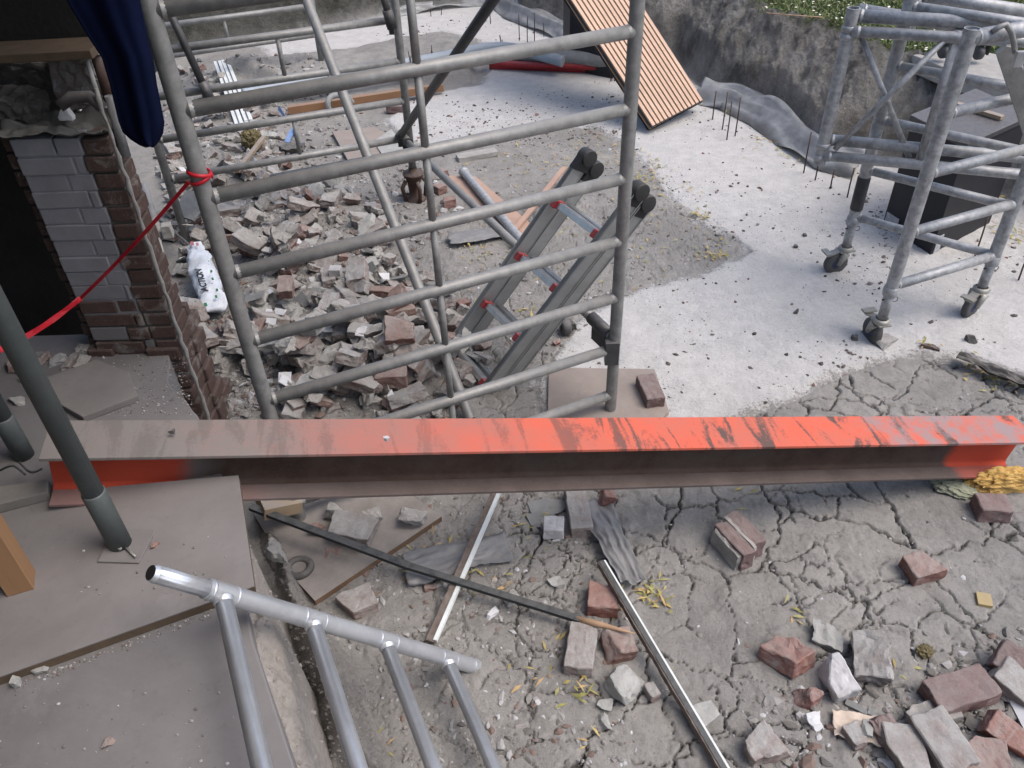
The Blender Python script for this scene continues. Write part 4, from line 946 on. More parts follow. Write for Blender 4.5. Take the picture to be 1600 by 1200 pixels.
# ---------------------------------------------------------------- tower at right
tA=Vector((1.578,2.878,0));tB=Vector((1.626,3.481,0));tC=Vector((2.101,3.094,0))
tw_=thing('scaffold_tower','folding alloy scaffold tower base on casters at the right','scaffold tower',(tA+tB+tC)/3)
def caster(p,ang,parent):
    d=Vector((math.cos(ang),math.sin(ang),0));n_=Vector((-d.y,d.x,0));c=p+Vector((0,0,.058))-d*.035
    w_=MB().lathe(c-n_*.016,n_,[(.024,0),(.052,0),(.058,.005),(.058,.027),(.052,.032),(.024,.032)],22).build('wheel',M['tyre'],parent)
    MB().lathe(c-n_*.018,n_,[(0,0),(.024,0),(.026,.003),(.026,.033),(.024,.036),(0,.036)],16).build('hub',M['bluehub'],w_)
    fk=MB()
    for s_ in(-1,1):
        fk.path([c+n_*s_*.023,c+n_*s_*.023+Vector((0,0,.03))+d*.012,c+n_*s_*.022+Vector((0,0,.062))+d*.03],[.012,.016,.022],8,squash=.25 if 0 else 1)
    fk.box(p+Vector((0,0,.125)),(.075,.055,.006),Matrix.Rotation(ang,3,'Z'));fk.lathe(p+Vector((0,0,.126)),(0,0,1),[(.036,0),(.036,.012),(.03,.018),(.026,.02)],16)
    fk.build('fork',M['zinc'],parent)
    MB().box(p-d*.06+Vector((0,0,.118)),(.075,.035,.006),Matrix.Rotation(ang,3,'Z')@Matrix.Rotation(-.3,3,'Y')).box(p-d*.095+Vector((0,0,.123)),(.03,.06,.008),Matrix.Rotation(ang,3,'Z')).build('brake_lever',M['zinc'],parent)
def leg(P,ztop,ang,name='leg',mat='galvworn'):
    tubepart(P+Vector((0,0,.14)),P+Vector((0,0,.30)),.0215,'adjustable_leg',tw_,'galvworn',weld=False)
    mb=MB().tube(P+Vector((0,0,.27)),P+Vector((0,0,ztop)),.0262,18,.003)
    mb.path([P+Vector((0,0,q)) for q in(.262,.268,.30,.305)],[.029,.031,.031,.027],16,False)
    mb.build(name,M[mat],tw_)
    mb=MB();
    q=P+Vector((0,0,.245));mb.path([q+Vector((-.03,-.01,0)),q+Vector((.035,.01,0))],.0035,6)
    mb.path([q+Vector((.035+.012*math.sin(a),.01,.012*math.cos(a)-.012)) for a in np.linspace(0,6.28,10)],.0016,5);mb.build('locking_pin',M['rust'],tw_)
    caster(P,ang,tw_)
leg(tA,zat(tA.x,tA.y,44),R_(-80),);leg(tB,1.42,R_(10));leg(tC,1.36,R_(35))
# dark wrap on leg B
MB().path([tB+Vector((0,0,q)) for q in(.34,.345,.50,.505)],[.027,.029,.029,.027],16).build('dark_sleeve',M['blackplast'],tw_)
def onleg(P,y): return Vector((P.x,P.y,zat(P.x,P.y,y)))
for ya,yc in((447,398),(364,None),(272,None),(178,None)):
    a=onleg(tA,ya);b=Vector((tC.x,tC.y,a.z+.0));tubepart(a,b,.021,'rung',tw_,'galvworn')
zb0=zat(tB.x,tB.y,338)
for k in range(5):
    tubepart(Vector((tB.x,tB.y,zb0+.232*k)),Vector((tC.x,tC.y,zb0+.232*k)),.019,'rung',tw_,'galvworn')
tubepart(onleg(tA,60)+Vector((0,0,.0)),Vector((tC.x+.25,tC.y+.12,zat(tA.x,tA.y,62)-.02)),.028,'top_rail',tw_,'galvworn')
# guard frame hooked on the tower
gP=Vector((1.395,3.455,0));zt=zat(gP.x,gP.y,12);zb=zat(gP.x,gP.y,256);print('guard z',zb,zt)
gd=(tC-gP);gd.z=0;gd=Vector((.93,-.30,0)).normalized()
gf=thing('guard_frame','cross braced alloy guard frame hung on the left of the scaffold tower','guard frame',gP+Vector((0,0,zb)))
tubepart(gP+Vector((0,0,zb)),gP+Vector((0,0,zt)),.026,'post',gf,'galvworn',hollow=.004,weld=False)
for z in(zb+.02,zb+.075,zt-.09,zt-.12): MB().path([gP+Vector((0,0,z+q)) for q in(0,.004,.02,.024)],[.027,.031,.031,.027],16,False).build('collar',M['galvworn'],gf)
E_=gP+gd*1.05
for z,r,dy in((zt-.035,.026,.02),(zt-.085,.022,-.012),(zb+.105,.024,.02),(zb+.045,.022,-.012)):
    n_=Vector((-gd.y,gd.x,0));tubepart(gP+gd*.01+n_*dy+Vector((0,0,z)),E_+n_*dy+Vector((0,0,z)),r,'rail',gf,'galvworn')
Q=gP+gd*.40
tubepart(Q+Vector((0,0,zb+.06)),Q+Vector((0,0,zt-.06)),.017,'upright',gf,'galvworn',weld=False)
n_=Vector((-gd.y,gd.x,0))*.018
tubepart(gP+gd*.04+n_+Vector((0,0,zt-.09)),gP+gd*.36+n_+Vector((0,0,zb+.06)),.012,'diagonal',gf,'galvworn',weld=False)
tubepart(gP+gd*.36-n_+Vector((0,0,zt-.09)),gP+gd*.05-n_+Vector((0,0,zb+.08)),.012,'diagonal',gf,'galvworn',weld=False)
# back top rails
bk=thing('scaffolding','worn alloy frame top standing behind the tower at the upper right corner','scaffold frame',at(1440,60,1.3))
p1=atY(1438,-8,3.75);p2=atY(1630,22,3.6)
tubepart(p1,p2,.026,'rail',bk,'galvworn');p1b=atY(1395,18,3.55);tubepart(atY(1340,16,3.6),atY(1640,62,3.45),.027,'rail',bk,'galvworn')
tubepart(atY(1440,-40,3.75),atY(1418,62,3.72),.024,'post',bk,'galvworn',weld=False)
# platform edge bracket
pf_=thing('platform_bracket','grey sheet metal platform edge with curved hook on the tower at the right edge','platform bracket',atY(1590,150,3.0))
pts=[atY(*q,2.92) for q in[(1556,84),(1573,72),(1583,74),(1600,110),(1640,180),(1640,300),(1600,215),(1585,170)]]
th=Vector((.01,.03,0));n=len(pts);MB().add([p for p in pts]+[p+th for p in pts],[tuple(range(n)),tuple(range(2*n-1,n-1,-1))]+[(i,(i+1)%n,(i+1)%n+n,i+n) for i in range(n)]).build('plate',M['galv'],pf_,bevel=.002)
MB().path([atY(x,y,2.88) for x,y in[(1550,50),(1562,42),(1572,38),(1580,50),(1584,66),(1586,82)]],.010,8).build('hook',M['galv'],pf_)
MB().box(atY(1592,92,2.86),(.03,.02,.05)).box(atY(1612,150,2.86),(.03,.02,.26),Matrix.Rotation(-.42,3,'Y')).build('edge_profile',M['shine'],pf_)
# ---------------------------------------------------------------- silver foreground frame
def fp(t): # point along stile at rung param t
    dpt=1.77*(1+.111*t);x=(347+194*t/(1)) 
    px=(347+194*t)/(1+.111*t);py_=927+(px-347)*.289
    r=RM@np.array([(px-800)/F,(py_-600)/F,1.]);return Vector(CAM+r*dpt)
s0,s1=fp(-.16),fp(3.62)
rd=RM@np.array([(15-800)/F,(-537-600)/F,1.]);rd=-Vector(rd).normalized();print('rung dir',rd,'stile',fp(0),fp(3.62))
sf=thing('silver_ladder_frame','bright silver scaffold frame leaning against the slab edge in the foreground','scaffold frame',fp(3.62))
prof=[]
SEG=48
for k in range(SEG):
    a=360*k/SEG; g=1.
    for c in(24,39,54,126,141,156,204,219,234,306,321,336): 
        if abs(a-c)<4: g=.93
    prof.append(g)
sdv=(s1-s0).normalized()
mb=MB().tube(s0,s1,.0222,32,.004);mb.build('stile',M['alloy'],sf)
ribs=[.955 if k%4==0 else 1 for k in range(48)]
MB().path([s0-sdv*.125,s0+sdv*.02],.0185,48,True,prof=ribs).path([s0-sdv*.135,s0-sdv*.125],[.0155,.0185],24,False).build('spigot',M['alloy'],sf)
MB().path([s0-sdv*.1355,s0-sdv*.134],.0148,20).build('spigot_bore_disc',M['black'],sf)  # flat black disc stands in for the shade inside the tube end
for t in(0,1,2,3):
    p=fp(t);q=p+rd*1.22
    mb=MB().tube(p,q,.0188,48,0,prof=prof)
    mb.build('rung',M['alloy'],sf)
    c=MB();
    for o_ in(-.032,.032): c.path([p+sdv*(o_+e) for e in(-.003,0,.003)],[.0224,.0242,.0224],24,False)
    c.path([p+sdv*e for e in(-.029,.029)],.0229,24,False)
    c.path([p+rd*e for e in(.020,.026,.031)],[.0225,.0215,.019],24,False);c.build('weld_collar',M['alloy'],sf)
p=fp(3.45);c=MB().path([p+sdv*e for e in(-.002,0,.002)],[.0224,.0238,.0224],24,False);c.build('end_ring',M['alloy'],sf)
q0,q1=s0+rd*1.22,s1+rd*1.22;MB().tube(q0,q1,.0222,32,.004).build('stile',M['alloy'],sf)
# ---------------------------------------------------------------- props, timber post, tape, cloth
def prop(px,py,z,r,rs,zs,label,tilt=(0,0)):
    b=at(px,py,z);t=thing('steel_prop',label,'steel prop',b);tp=b+Vector((tilt[0],tilt[1],2.68-z))
    d=(tp-b)
    tubepart(b+d*.01,tp,r,'inner_tube',t,'galvprop',weld=False)
    zs_=zs/d.z;mb=MB().path([b,b+d*zs_,b+d*(zs_+.002)],[rs,rs,r],24);mb.build('outer_sleeve',M['galvprop'],t)
    return t,b
M['galvprop']=simple('grey_prop_tube',(.105,.12,.118),(.08,.095,.094),.55,.25,14,.0006,.25,(.15,.14,.135))
t,b=prop(188,850,SB+.004,.0240,.0272,.18,'thick grey steel prop standing on a square plate on the dusty board',(-.04,.0))
c=[at(152,878,SB+.004),at(217,880,SB+.004),at(243,830,SB+.004),at(180,824,SB+.004)]
MB().prism([(p.x,p.y) for p in c],SB+.0005,SB+.006).build('base_plate',M['plydust'],t,bevel=.002)
MB().path([at(196,856,SB+.01),at(212,870,SB+.012)],.003,6).path([at(188,858,SB+.012),at(188,858,SB+.012)+Vector((0,0,.006))],.005,8).build('nail',M['zinc'],t)
t,b=prop(38,712,ST,.0235,.027,.14,'second steel prop at the left edge behind the orange beam end',(-.03,0))
t=thing('wooden_post','thick orange brown timber post standing on the board at the left edge','timber post',at(45,930,SB))
b=at(42,912,SB);R3=Matrix.Rotation(R_(20),3,'Z')
mb=MB().box(b+Vector((-.012,.0,.55)),(.058,.058,1.1),R3);mb.build('post',M['pine'],t,bevel=.002)
# mask: only lower part visible; timber is cut at 1.1 m above the board
# tape
def ribbon(pts,wd,mat,name,parent=None,label=None,cat=None,tw=0,thick=.0008):
    mb=MB();n=len(pts);pts=[Vector(p) for p in pts];vs=[]
    for i,p in enumerate(pts):
        t=(pts[min(i+1,n-1)]-pts[max(i-1,0)]).normalized();s_=t.cross(Vector((0,-1,.3))).normalized();a=tw*math.sin(i*.9)
        s_=(Matrix.Rotation(a,3,t)@s_);nn=t.cross(s_)*thick
        vs+=[p-s_*wd/2-nn,p+s_*wd/2-nn,p+s_*wd/2+nn,p-s_*wd/2+nn]
    fs=[(i*4+k,i*4+(k+1)%4,(i+1)*4+(k+1)%4,(i+1)*4+k) for i in range(n-1) for k in range(4)]+[(0,1,2,3),(4*n-4,4*n-3,4*n-2,4*n-1)]
    mb.add(vs,fs);o=mb.build(name,mat,parent)
    if label: tag(o,label,cat)
    return o
z_t=zat(-.76,1.963,272)
rt=thing('red_tape','red barrier tape tied round the left frame post and drawn past the pier','tape',(-.76,1.963,z_t))
pts=[];
for a in np.linspace(0,12.6,40): pts.append(Vector((-.765+.028*math.cos(a),1.963+.028*math.sin(a),z_t-.01+.02*math.sin(a*.5)+a*.001)))
mb=MB();mb.path(pts,.0055,6,squash=.5);mb.build('knot',M['redtape'],rt)
a=Vector((-.79,1.94,z_t-.01));b=atY(126,466,2.10);c=atY(-30,560,1.75)
pts=[a.lerp(b,i/16)+Vector((0,0,-.008*math.sin(math.pi*i/16))) for i in range(17)];ribbon(pts,.010,M['redtape'],'strip',rt,tw=.5)
pts=[b.lerp(c,i/12)+Vector((0,0,-.015*math.sin(math.pi*i/12))) for i in range(13)];ribbon(pts,.016,M['redtape'],'strip',rt,tw=.6)
# blue cloth
rows=[(-60,85,214),(0,104,218),(60,140,230),(90,160,238),(130,172,244),(190,186,256),(207,193,254),(217,205,249),(225,218,243),(229,228,238)]
vs=[];nc=28
for i,(y,x0,x1) in enumerate(rows):
    for j in range(nc+1):
        f=j/nc;p=atY(x0+(x1-x0)*f,y+(0 if i<len(rows)-1 else 0),1.82+.014*math.sin(f*7+i*.1)+.004*math.sin(f*19+1.3));vs.append(p)
n=nc+1;fs=[(i*n+j,i*n+j+1,(i+1)*n+j+1,(i+1)*n+j) for i in range(len(rows)-1) for j in range(nc)]
mb=MB();mb.add(vs,fs,0,True);cl=mb.build('blue_cloth',M['cloth']);tag(cl,'dark blue cloth hanging beside the scaffold post at upper left','cloth')
sm_=cl.modifiers.new('s','SOLIDIFY');sm_.thickness=.006;sm_.offset=0
# lintel, debris on pier, dark masonry
tag(MB().box(atY(55,79,2.25),(.34,.12,.022),Matrix.Rotation(-.02,3,'Y')).build('lintel_board',M['plyedge'],bevel=.002),'light timber board spanning above the dark opening','board')  # dark edge colour puts the dim interior's shade into the board
def lump(px,py,Y,size,mat,label,cat,name,rot=(0,0,0),jag=.02,seed=3,cuts=1):
    p=atY(px,py,Y);me=fragmesh(name,size,seed,cuts,M[mat],jag,.15);return put(name,me,p,[R_(a) for a in rot],label,cat)
lump(48,135,2.45,(.22,.2,.2),'darkstone','big dark rounded masonry block in the opening above the pier','masonry block','masonry_block',(0,0,20),.015,5)
lump(128,118,2.34,(.14,.14,.13),'brickgrey','dark crumbling brick block under the timber board','masonry block','masonry_block',(0,0,5),.012,8)
lump(20,168,2.3,(.14,.1,.10),'darkstone','lower dark masonry lump at the left edge above the pier','masonry block','masonry_block',(0,10,0),.012,9)
p=Vector(((px0+px1)/2-.02,py0+.06,ptop+.0))
def crumple(name,cx,size,seed,mat,label,cat,amp=.02,res=28,rot=0,zfun=None,thick=.0015,taper=None):
    A,Bq=np.meshgrid(np.linspace(-.5,.5,res*2),np.linspace(-.5,.5,res))
    h_=fbm(A*2.5+seed,Bq*3.2,3,seed)*amp*2.4+np.abs(fbm(A*4,Bq*5+seed,3,seed+2))*amp*1.3
    xx=A*size[0]*(1+.15*fbm(Bq*4,A*0+seed,3,seed+5));yy=Bq*size[1]*(1+.5*fbm(A*5,Bq*0+seed,3,seed+6))
    if taper is not None: yy=yy*(1-taper*(A+.5))
    ca,sa=math.cos(rot),math.sin(rot)
    P=np.stack([xx*ca-yy*sa+cx[0],xx*sa+yy*ca+cx[1],h_+cx[2]+amp*.8],-1)
    if zfun: P[...,2]+=zfun(A,Bq)
    i=np.arange(A.size).reshape(A.shape);Fq=np.stack([i[:-1,:-1],i[:-1,1:],i[1:,1:],i[1:,:-1]],-1).reshape(-1,4)
    o=bigmesh(name,P.reshape(-1,3),Fq,mat);tag(o,label,cat)
    m_=o.modifiers.new('s','SOLIDIFY');m_.thickness=thick
    for f_ in o.data.polygons: f_.use_smooth=True
    return o
crumple('crumpled_sheet',(p.x,p.y,ptop+.01),(.30,.17),3,M['greenplas'],'crumpled dusty plastic sheet heaped on top of the brick pier','plastic sheet',.035)
tag(MB().path([atY(92,166,2.15),atY(112,152,2.17),atY(140,151,2.17),atY(160,168,2.17)],.016,10).build('cable_duct',M['rubber']),'thick dark rubber hose bent over the top of the pier','hose')
lump(105,175,2.2,(.035,.03,.03),'plaster','small pale plaster crumb on the pier top','plaster crumb','plaster_crumb',(0,0,0),.003,4,2)
t=thing('window_jamb','flaking white painted jamb remnant beside the blue cloth','window jamb',atY(160,160,2.2))
a=atY(150,88,2.27);b=atY(172,158,2.27)
MB().path([a,b],[.014,.015],8).build('timber_strip',M['rust'],t)
a=atY(136,95,2.24);b=atY(153,150,2.22);MB().path([a,b],[.006,.008],6).build('paint_strip',M['concrete'],t)
a=atY(170,150,2.2);b=atY(196,243,2.2);MB().path([a,b],[.012,.016],6).build('plaster_strip',simple('grey_plaster_strip',(.24,.24,.24),(.18,.18,.18),.9,0,30,.003),t)
# thin sticks and metal in debris near pier
def stick(p0,p1,r,mat,label,name='stick',cat='stick',seg=6):
    return tag(MB().path([p0,Vector(p0).lerp(Vector(p1),.5)+Vector((0,0,.004)),p1],r,seg).build(name,M[mat]),label,cat)
stick(at(250,345,.12),at(318,402,.10),.008,'galvdark','thin dark bent tube in the debris beside the pier','bent_tube','tube')
stick(at(225,290,.2),at(250,372,.12),.018,'mortar','whitish cylindrical plaster remnant beside the pier','plaster_roll','plaster remnant',10)
stick(at(258,352,.12),at(302,352,.12),.004,'zinc','thin steel rod lying crosswise in the debris beside the pier','steel_rod','rod')
stick(at(246,365,.12),at(258,415,.1),.011,'concrete','short pale batten upright in the debris beside the pier','batten','batten')
B(291,320,(.22,.16,.02),(30,0,-30),'grey metal sheet leaning in the debris behind the shopping bag','slate','metal_sheet','metal sheet',1,.002,0,.15)
B(262,362,(.05,.05,.07),(0,0,10),'grey square block in the debris right of the pier','mortar','mortar_lump','mortar lump',0,.002,0,.12)
B(296,490,(.14,.10,.09),(0,0,-20),'broken brick corner with jagged mortar at the foot of the pier','brickgrey',cuts=2,jag=.006,z=.08)
B(300,515,(.12,.09,.05),(0,0,-5),'brick below the jagged corner at the foot of the pier','brickgrey',cuts=1,z=.03)
# shopping bag
bc=at(322,470,.02)
bag=thing('shopping_bag','white plastic shopping bag with black lettering and green prints in the rubble','shopping bag',bc)
top=at(305,385,.16);bot=at(338,488,.06);axb=(bot-top);Lb=axb.length;axb.normalize()
rightb=(at(345,425,.12)-at(300,435,.12)).normalized();rightb=(rightb-axb*rightb.dot(axb)).normalized();nb=rightb.cross(axb).normalized()
if nb.z<0: nb=-nb
bm_=[];nu,nv=40,24
from mathutils import noise as mn
for i in range(nu+1):
    t_=i/nu;wd=.062*(1-.45*(1-min(1,t_*3.5)))*(1 if t_<.93 else 1-(t_-.93)*5);th_=.045*math.sin(math.pi*min(1,max(.08,t_)))**.5
    for j in range(nv):
        a=2*math.pi*j/nv;q=top+axb*(Lb*t_)+rightb*wd*math.cos(a)+nb*th_*math.sin(a)
        q+=mn.noise_vector(q*22)*.016+mn.noise_vector(q*60)*.008;bm_.append(q)
fs=[(i*nv+j,i*nv+(j+1)%nv,(i+1)*nv+(j+1)%nv,(i+1)*nv+j) for i in range(nu) for j in range(nv)]+[tuple(range(nu*nv,nu*nv+nv))]
MB().add(bm_,fs,0,True).build('bag_body',simple('white_bag_plastic',(.62,.65,.70),(.50,.55,.62),.4,0,14,.003),bag)
def decal(tu,tv,w_,h_,mat,name='print'):
    c_=top+axb*(Lb*tu)+rightb*tv+nb*.049
    return c_
cu=bpy.data.curves.new('lettering','FONT');cu.body='ACTION';cu.size=.042;cu.extrude=.0006;cu.align_x='CENTER';cu.align_y='CENTER';cu.offset=.0012
to=bpy.data.objects.new('lettering_tmp',cu);col.objects.link(to)
dg=bpy.context.evaluated_depsgraph_get();mt=bpy.data.meshes.new_from_object(to.evaluated_get(dg));bpy.data.objects.remove(to)
tx=-axb; ty=nb.cross(tx).normalized(); 
c_=top+axb*(Lb*.62)-rightb*.018+nb*.050
inv=rootmat(bag).inverted()
for v_ in mt.vertices:
    x,y,z=v_.co; q=c_+tx*x*1.0+ty*y+nb*(z-.9*((y*1.0-.018)**2)*6)
    v_.co=inv@q
mt.materials.clear();mt.materials.append(M['black']);lo=bpy.data.objects.new('lettering',mt);col.objects.link(lo);lo.parent=bag
gm_=simple('green_print',(.02,.16,.06),(.03,.2,.08),.5);rm_=simple('pink_print',(.35,.12,.14),(.4,.16,.18),.5)
mb=MB();
for tu,tv,s_ in((.94,-.035,.014),(.88,.02,.010),(.62,.030,.009),(.5,.036,.008),(.35,.035,.006),(.78,.034,.008)):
    MB().box(top+axb*(Lb*tu)+rightb*tv+nb*(.048-abs(tv)*.35),(s_*1.6,s_,.003),Matrix((axb,rightb,nb)).transposed()).build('green_print',gm_,bag)
mb=MB()
for tu,tv,s_ in((.05,-.01,.016),(.08,.012,.012),(.7,.02,.008),(.4,.03,.006)):
    MB().box(top+axb*(Lb*tu)+rightb*tv+nb*(.046-abs(tv)*.3),(s_*1.6,s_,.003),Matrix((axb,rightb,nb)).transposed()).build('pink_print',rm_,bag)
# ---------------------------------------------------------------- laths and strips
def bar(p0,p1,wd,th,name,mats,parent=None,upv=(0,0,1),segs=1,wob=0):
    p0=Vector(p0);p1=Vector(p1);t=(p1-p0).normalized();x=t.cross(Vector(upv)).normalized();u_=x.cross(t).normalized();vs=[]
    for i in range(segs+1):
        c_=p0.lerp(p1,i/segs)+x*U(-wob,wob)+u_*U(-wob,wob)
        vs+=[c_-x*wd/2-u_*th/2,c_+x*wd/2-u_*th/2,c_+x*wd/2+u_*th/2,c_-x*wd/2+u_*th/2]
    fs=[(i*4+k,i*4+(k+1)%4,(i+1)*4+(k+1)%4,(i+1)*4+k) for i in range(segs) for k in range(4)]+[(3,2,1,0),(4*segs,4*segs+1,4*segs+2,4*segs+3)]
    mb=MB().add(vs,fs);return mb.build(name,mats,parent)
t=thing('white_strip','long white edged strip running off the bottom of the view','strip',at(942,882,.1))
a,b=at(938,880,.075),at(1150,1240,.015)
bar(a+Vector((.008,0,.006)),b+Vector((.010,0,.006)),.0155,.016,'white_face',M['white_pvc'],t)
bar(a,b,.020,.024,'splintered_core',M['brownedge'],t,segs=50,wob=.0012);bar(a+Vector((.002,0,.004)),b+Vector((.003,0,.004)),.016,.021,'dark_groove',M['blacklath'],t)
t=thing('white_strip','white edged brown strip emerging from under the beam','strip',at(680,1000,.02))
a,b=at(785,752,.10),at(676,1003,.02)
bar(a+Vector((.008,0,.005)),b+Vector((.008,0,.005)),.012,.014,'white_face',M['white_pvc'],t)
bar(a+Vector((-.008,0,0)),b+Vector((-.008,0,0)),.026,.014,'brown_core',M['brownedge'],t,segs=40,wob=.0012)
t=thing('black_lath','black painted lath with a splintered bare tip lying over the rubble','lath',at(640,900,.05))
a,b,c_=at(392,792,.14),at(640,885,.07),at(906,968,.05)
bar(a,b,.024,.014,'lath',M['blacklath'],t);bar(b,c_,.022,.014,'lath',M['blacklath'],t)
d_=at(992,990,.075);mb=MB().path([c_-(d_-c_).normalized()*.02,c_.lerp(d_,.35),c_.lerp(d_,.7),d_],[.010,.010,.006,.0015],7)
for q in range(6):
    o_=Vector((U(-.006,.006),U(-.008,.008),U(0,.006)));mb.path([c_+o_,c_.lerp(d_,U(.3,.7))+o_*.6],[.003,.0006],4)
mb.build('splintered_tip',M['cap'],t)
# fibre board + wood block
c4=[at(*q,.03) for q in[(690,806),(492,938),(448,890),(395,800),(480,760),(640,770)]]
t=thing('fibre_board','dusty fibre board with brown edge lying on the ground below the beam','board',c4[1])
MB().prism([(p.x,p.y) for p in c4],.004,.026).build('core',simple('brown_board_edge',(.17,.105,.065),(.13,.08,.05),.85,0,20,.0006),t)
MB().prism([(p.x,p.y) for p in c4],.026,.0275).build('top_face',simple('dusty_board_top',(.27,.245,.225),(.21,.19,.175),.95,0,12,.001),t)
t=tag(MB().box(at(432,792,.12)+Vector((0,.03,0)),(.13,.12,.05),Matrix.Rotation(.5,3,'Z')@Matrix.Rotation(.25,3,'Y')).build('wood_block',M['pinelight'],bevel=.002),'sawn wooden block end sticking out below the beam by the frame foot','wood block')
c4=[at(*q,.012) for q in[(857,592),(862,580),(1022,582),(1045,648),(1020,672),(855,672)]]
tag(MB().prism([(p.x,p.y) for p in c4],.01,.032).build('pinkish_board',M['paver'],bevel=.002),'flat pinkish board under the right foot of the front scaffold frame','board')
# rubber ring
p=at(468,890,.02);mb=MB().lathe(p,(0,.1,1),[(.026,.0),(.026,.014),(.032,.02),(.044,.02),(.050,.012),(.050,0),(.026,0)],28)
tag(mb.build('rubber_ring',M['rubber']),'dark round rubber ring lying beside the fibre board','ring')
# lead sheets
crumple('lead_sheet',(at(715,872,.02).x,at(715,872,.02).y,.012),(.36,.13),21,M['lead'],'flattened grey lead sheet lying under the lath and strip','metal sheet',.014,28,R_(14))
a=at(930,785,.06);b=at(985,905,.03)
crumple('lead_flashing',((a.x+b.x)/2,(a.y+b.y)/2,.03),(.36,.13),31,M['lead'],'crumpled grey lead flashing trailing from under the beam over the clay','metal sheet',.018,30,math.atan2((b-a).y,(b-a).x),taper=.35)
crumple('plastic_scrap',(at(745,370,.02).x,at(745,370,.02).y,.02),(.30,.10),41,M['lead'],'grey plastic scrap lying on the clay behind the centre strut','plastic sheet',.012,20,R_(14))
crumple('cardboard_scrap',(at(1340,1135,.02).x,at(1340,1135,.02).y,.012),(.125,.085),51,simple('cream_cardboard',(.62,.52,.42),(.55,.46,.38),.8,0,10,.0005),'cream cardboard scrap among the bricks at lower right','cardboard',.008,20,R_(-15))
# foam
def foam(name,px,py,size,mat,label,seed,rot,z=0.):
    bm=bmesh.new();bmesh.ops.create_icosphere(bm,subdivisions=5,radius=.5)
    for v_ in bm.verts:
        c_=v_.co.copy();q=mn.fractal(c_*6+Vector((seed,0,0)),1,2,4)*.25+mn.noise(c_*16+Vector((seed,0,0)))*.10;v_.co=Vector((c_.x*size[0],c_.y*size[1],c_.z*size[2]))*(1+q)
    me=bpy.data.meshes.new(name);bm.to_mesh(me);bm.free();me.materials.append(mat);p=at(px,py,z+.02)
    return put(name,me,(p.x,p.y,z+size[2]*.35),(0,0,rot),label,'foam')
foam('insulation_foam',1566,757,(.26,.08,.11),M['foam'],'rough yellow insulation foam under the right end of the beam',3,R_(4))
foam('foam_skin',1500,760,(.17,.09,.04),M['foamgrey'],'grey green foam skin beside the yellow foam under the beam',5,R_(-14))
foam('moss_tuft',1446,1015,(.05,.04,.035),M['moss'],'small brown mossy tuft on the cracked clay',9,.3)
foam('mossy_lump',395,232-8,(.13,.11,.13),M['moss'],'greenish mossy stone in the far rubble by the white profile strips',11,.3,.08)
# felt roll
a=at(1510,566,.03);b=at(1600,600,.03)
crumple('roofing_felt',((a.x+b.x)/2,(a.y+b.y)/2,.015),(.30,.07),61,M['felt'],'dark torn roofing felt at the edge of the white ground on the right','roofing felt',.03,22,math.atan2((b-a).y,(b-a).x))
# plywood pieces behind frame
t=thing('plywood_sheet','pinkish plywood sheet under the lying tube behind the frame','plywood',at(760,310,.02))
c4=[at(*q,.03) for q in[(700,275),(742,275),(832,352),(822,378),(775,350)]];MB().prism([(p.x,p.y) for p in c4],.02,.032).build('sheet',M['ply'],t,bevel=.001)
tag(bar(at(800,365,.04),at(882,262,.10),.03,.012,'plywood_strip',M['ply']),'narrow plywood strip slanting behind the ladder rails','plywood')
c4=[at(*q,.0) for q in[(520,212),(585,205),(640,235),(635,252),(590,255),(545,258)]]
t=tag(MB().prism([(p.x,p.y) for p in c4],.012,.03).build('pale_plank',M['paver'],bevel=.002),'pale dusty plank lying on the ground behind the tilted brace tube','board')
tag(bar(at(592,246,.03),at(398,283,.10),.03,.035,'black_batten',M['blacklath']),'black and orange batten edge lying in front of the pale plank','batten')
tag(bar(at(592,250,.035),at(535,257,.04),.032,.03,'orange_batten',M['batten']),'short orange end piece of the black batten behind the brace tube','batten')
tag(bar(at(450,172,.05),at(692,136,.06),.045,.05,'orange_batten',M['batten']),'long orange timber batten lying across the trench behind the frames','batten')
c4=[at(*q,.02) for q in[(612,206),(585,225),(600,250),(640,245)]];tag(MB().prism([(p.x,p.y) for p in c4],.03,.04).build('slate_plate',M['concrete']),'flat pale tile piece beside the rear frame foot','tile')
tag(bar(at(268,150,.10),at(400,128,.10),.05,.03,'old_plank',M['pinelight']),'old pale plank lying behind the rear frame at the far left','plank')
tag(bar(at(275,175,.12),at(355,168,.12),.06,.04,'dark_plank',M['rust']),'dark plank below the old pale plank at the far left','plank')
tag(bar(at(412,215,.14),at(370,268,.12),.028,.018,'split_batten',M['pinelight']),'small light batten stuck slanting in the far rubble','batten')
for (x0,y0,x1,y1,l) in((340,98,380,212,'left white window profile standing in the rubble at upper left'),(352,96,396,208,'right white window profile standing in the rubble at upper left')):
    t=thing('window_profile',l,'window profile',at(x1,y1,.05));a=at(x1,y1,.06);b=atY(x0,y0,a.y+.05)
    a=at(x1,y1,.06);b=at(x0,y0,.10)
    bar(a,b,.055,.03,'profile',M['white_pvc'],t);bar(a+Vector((0,0,.016)),b+Vector((0,0,.016)),.008,.006,'gasket',M['galvdark'],t)
# blue strips
for i,(x0,y0,x1,y1) in enumerate(((435,168,448,190),(455,205,470,228),(448,222,460,200))):
    ribbon([at(x0,y0,.08),at((x0+x1)/2,(y0+y1)/2-2,.10),at(x1,y1,.08)],.03,M['blueplas'],'blue_strip',None,('blue plastic strip uppermost near the rear frame rungs','blue plastic strip lowest beside the far rubble','blue plastic strip in the middle beside the far rubble')[i],'plastic strip',.5)
B(454,232,(.16,.09,.03),(0,0,0),'dark clod under the rear frame lowest rung','darkstone','clod','clod',2,.01,.2,.06)
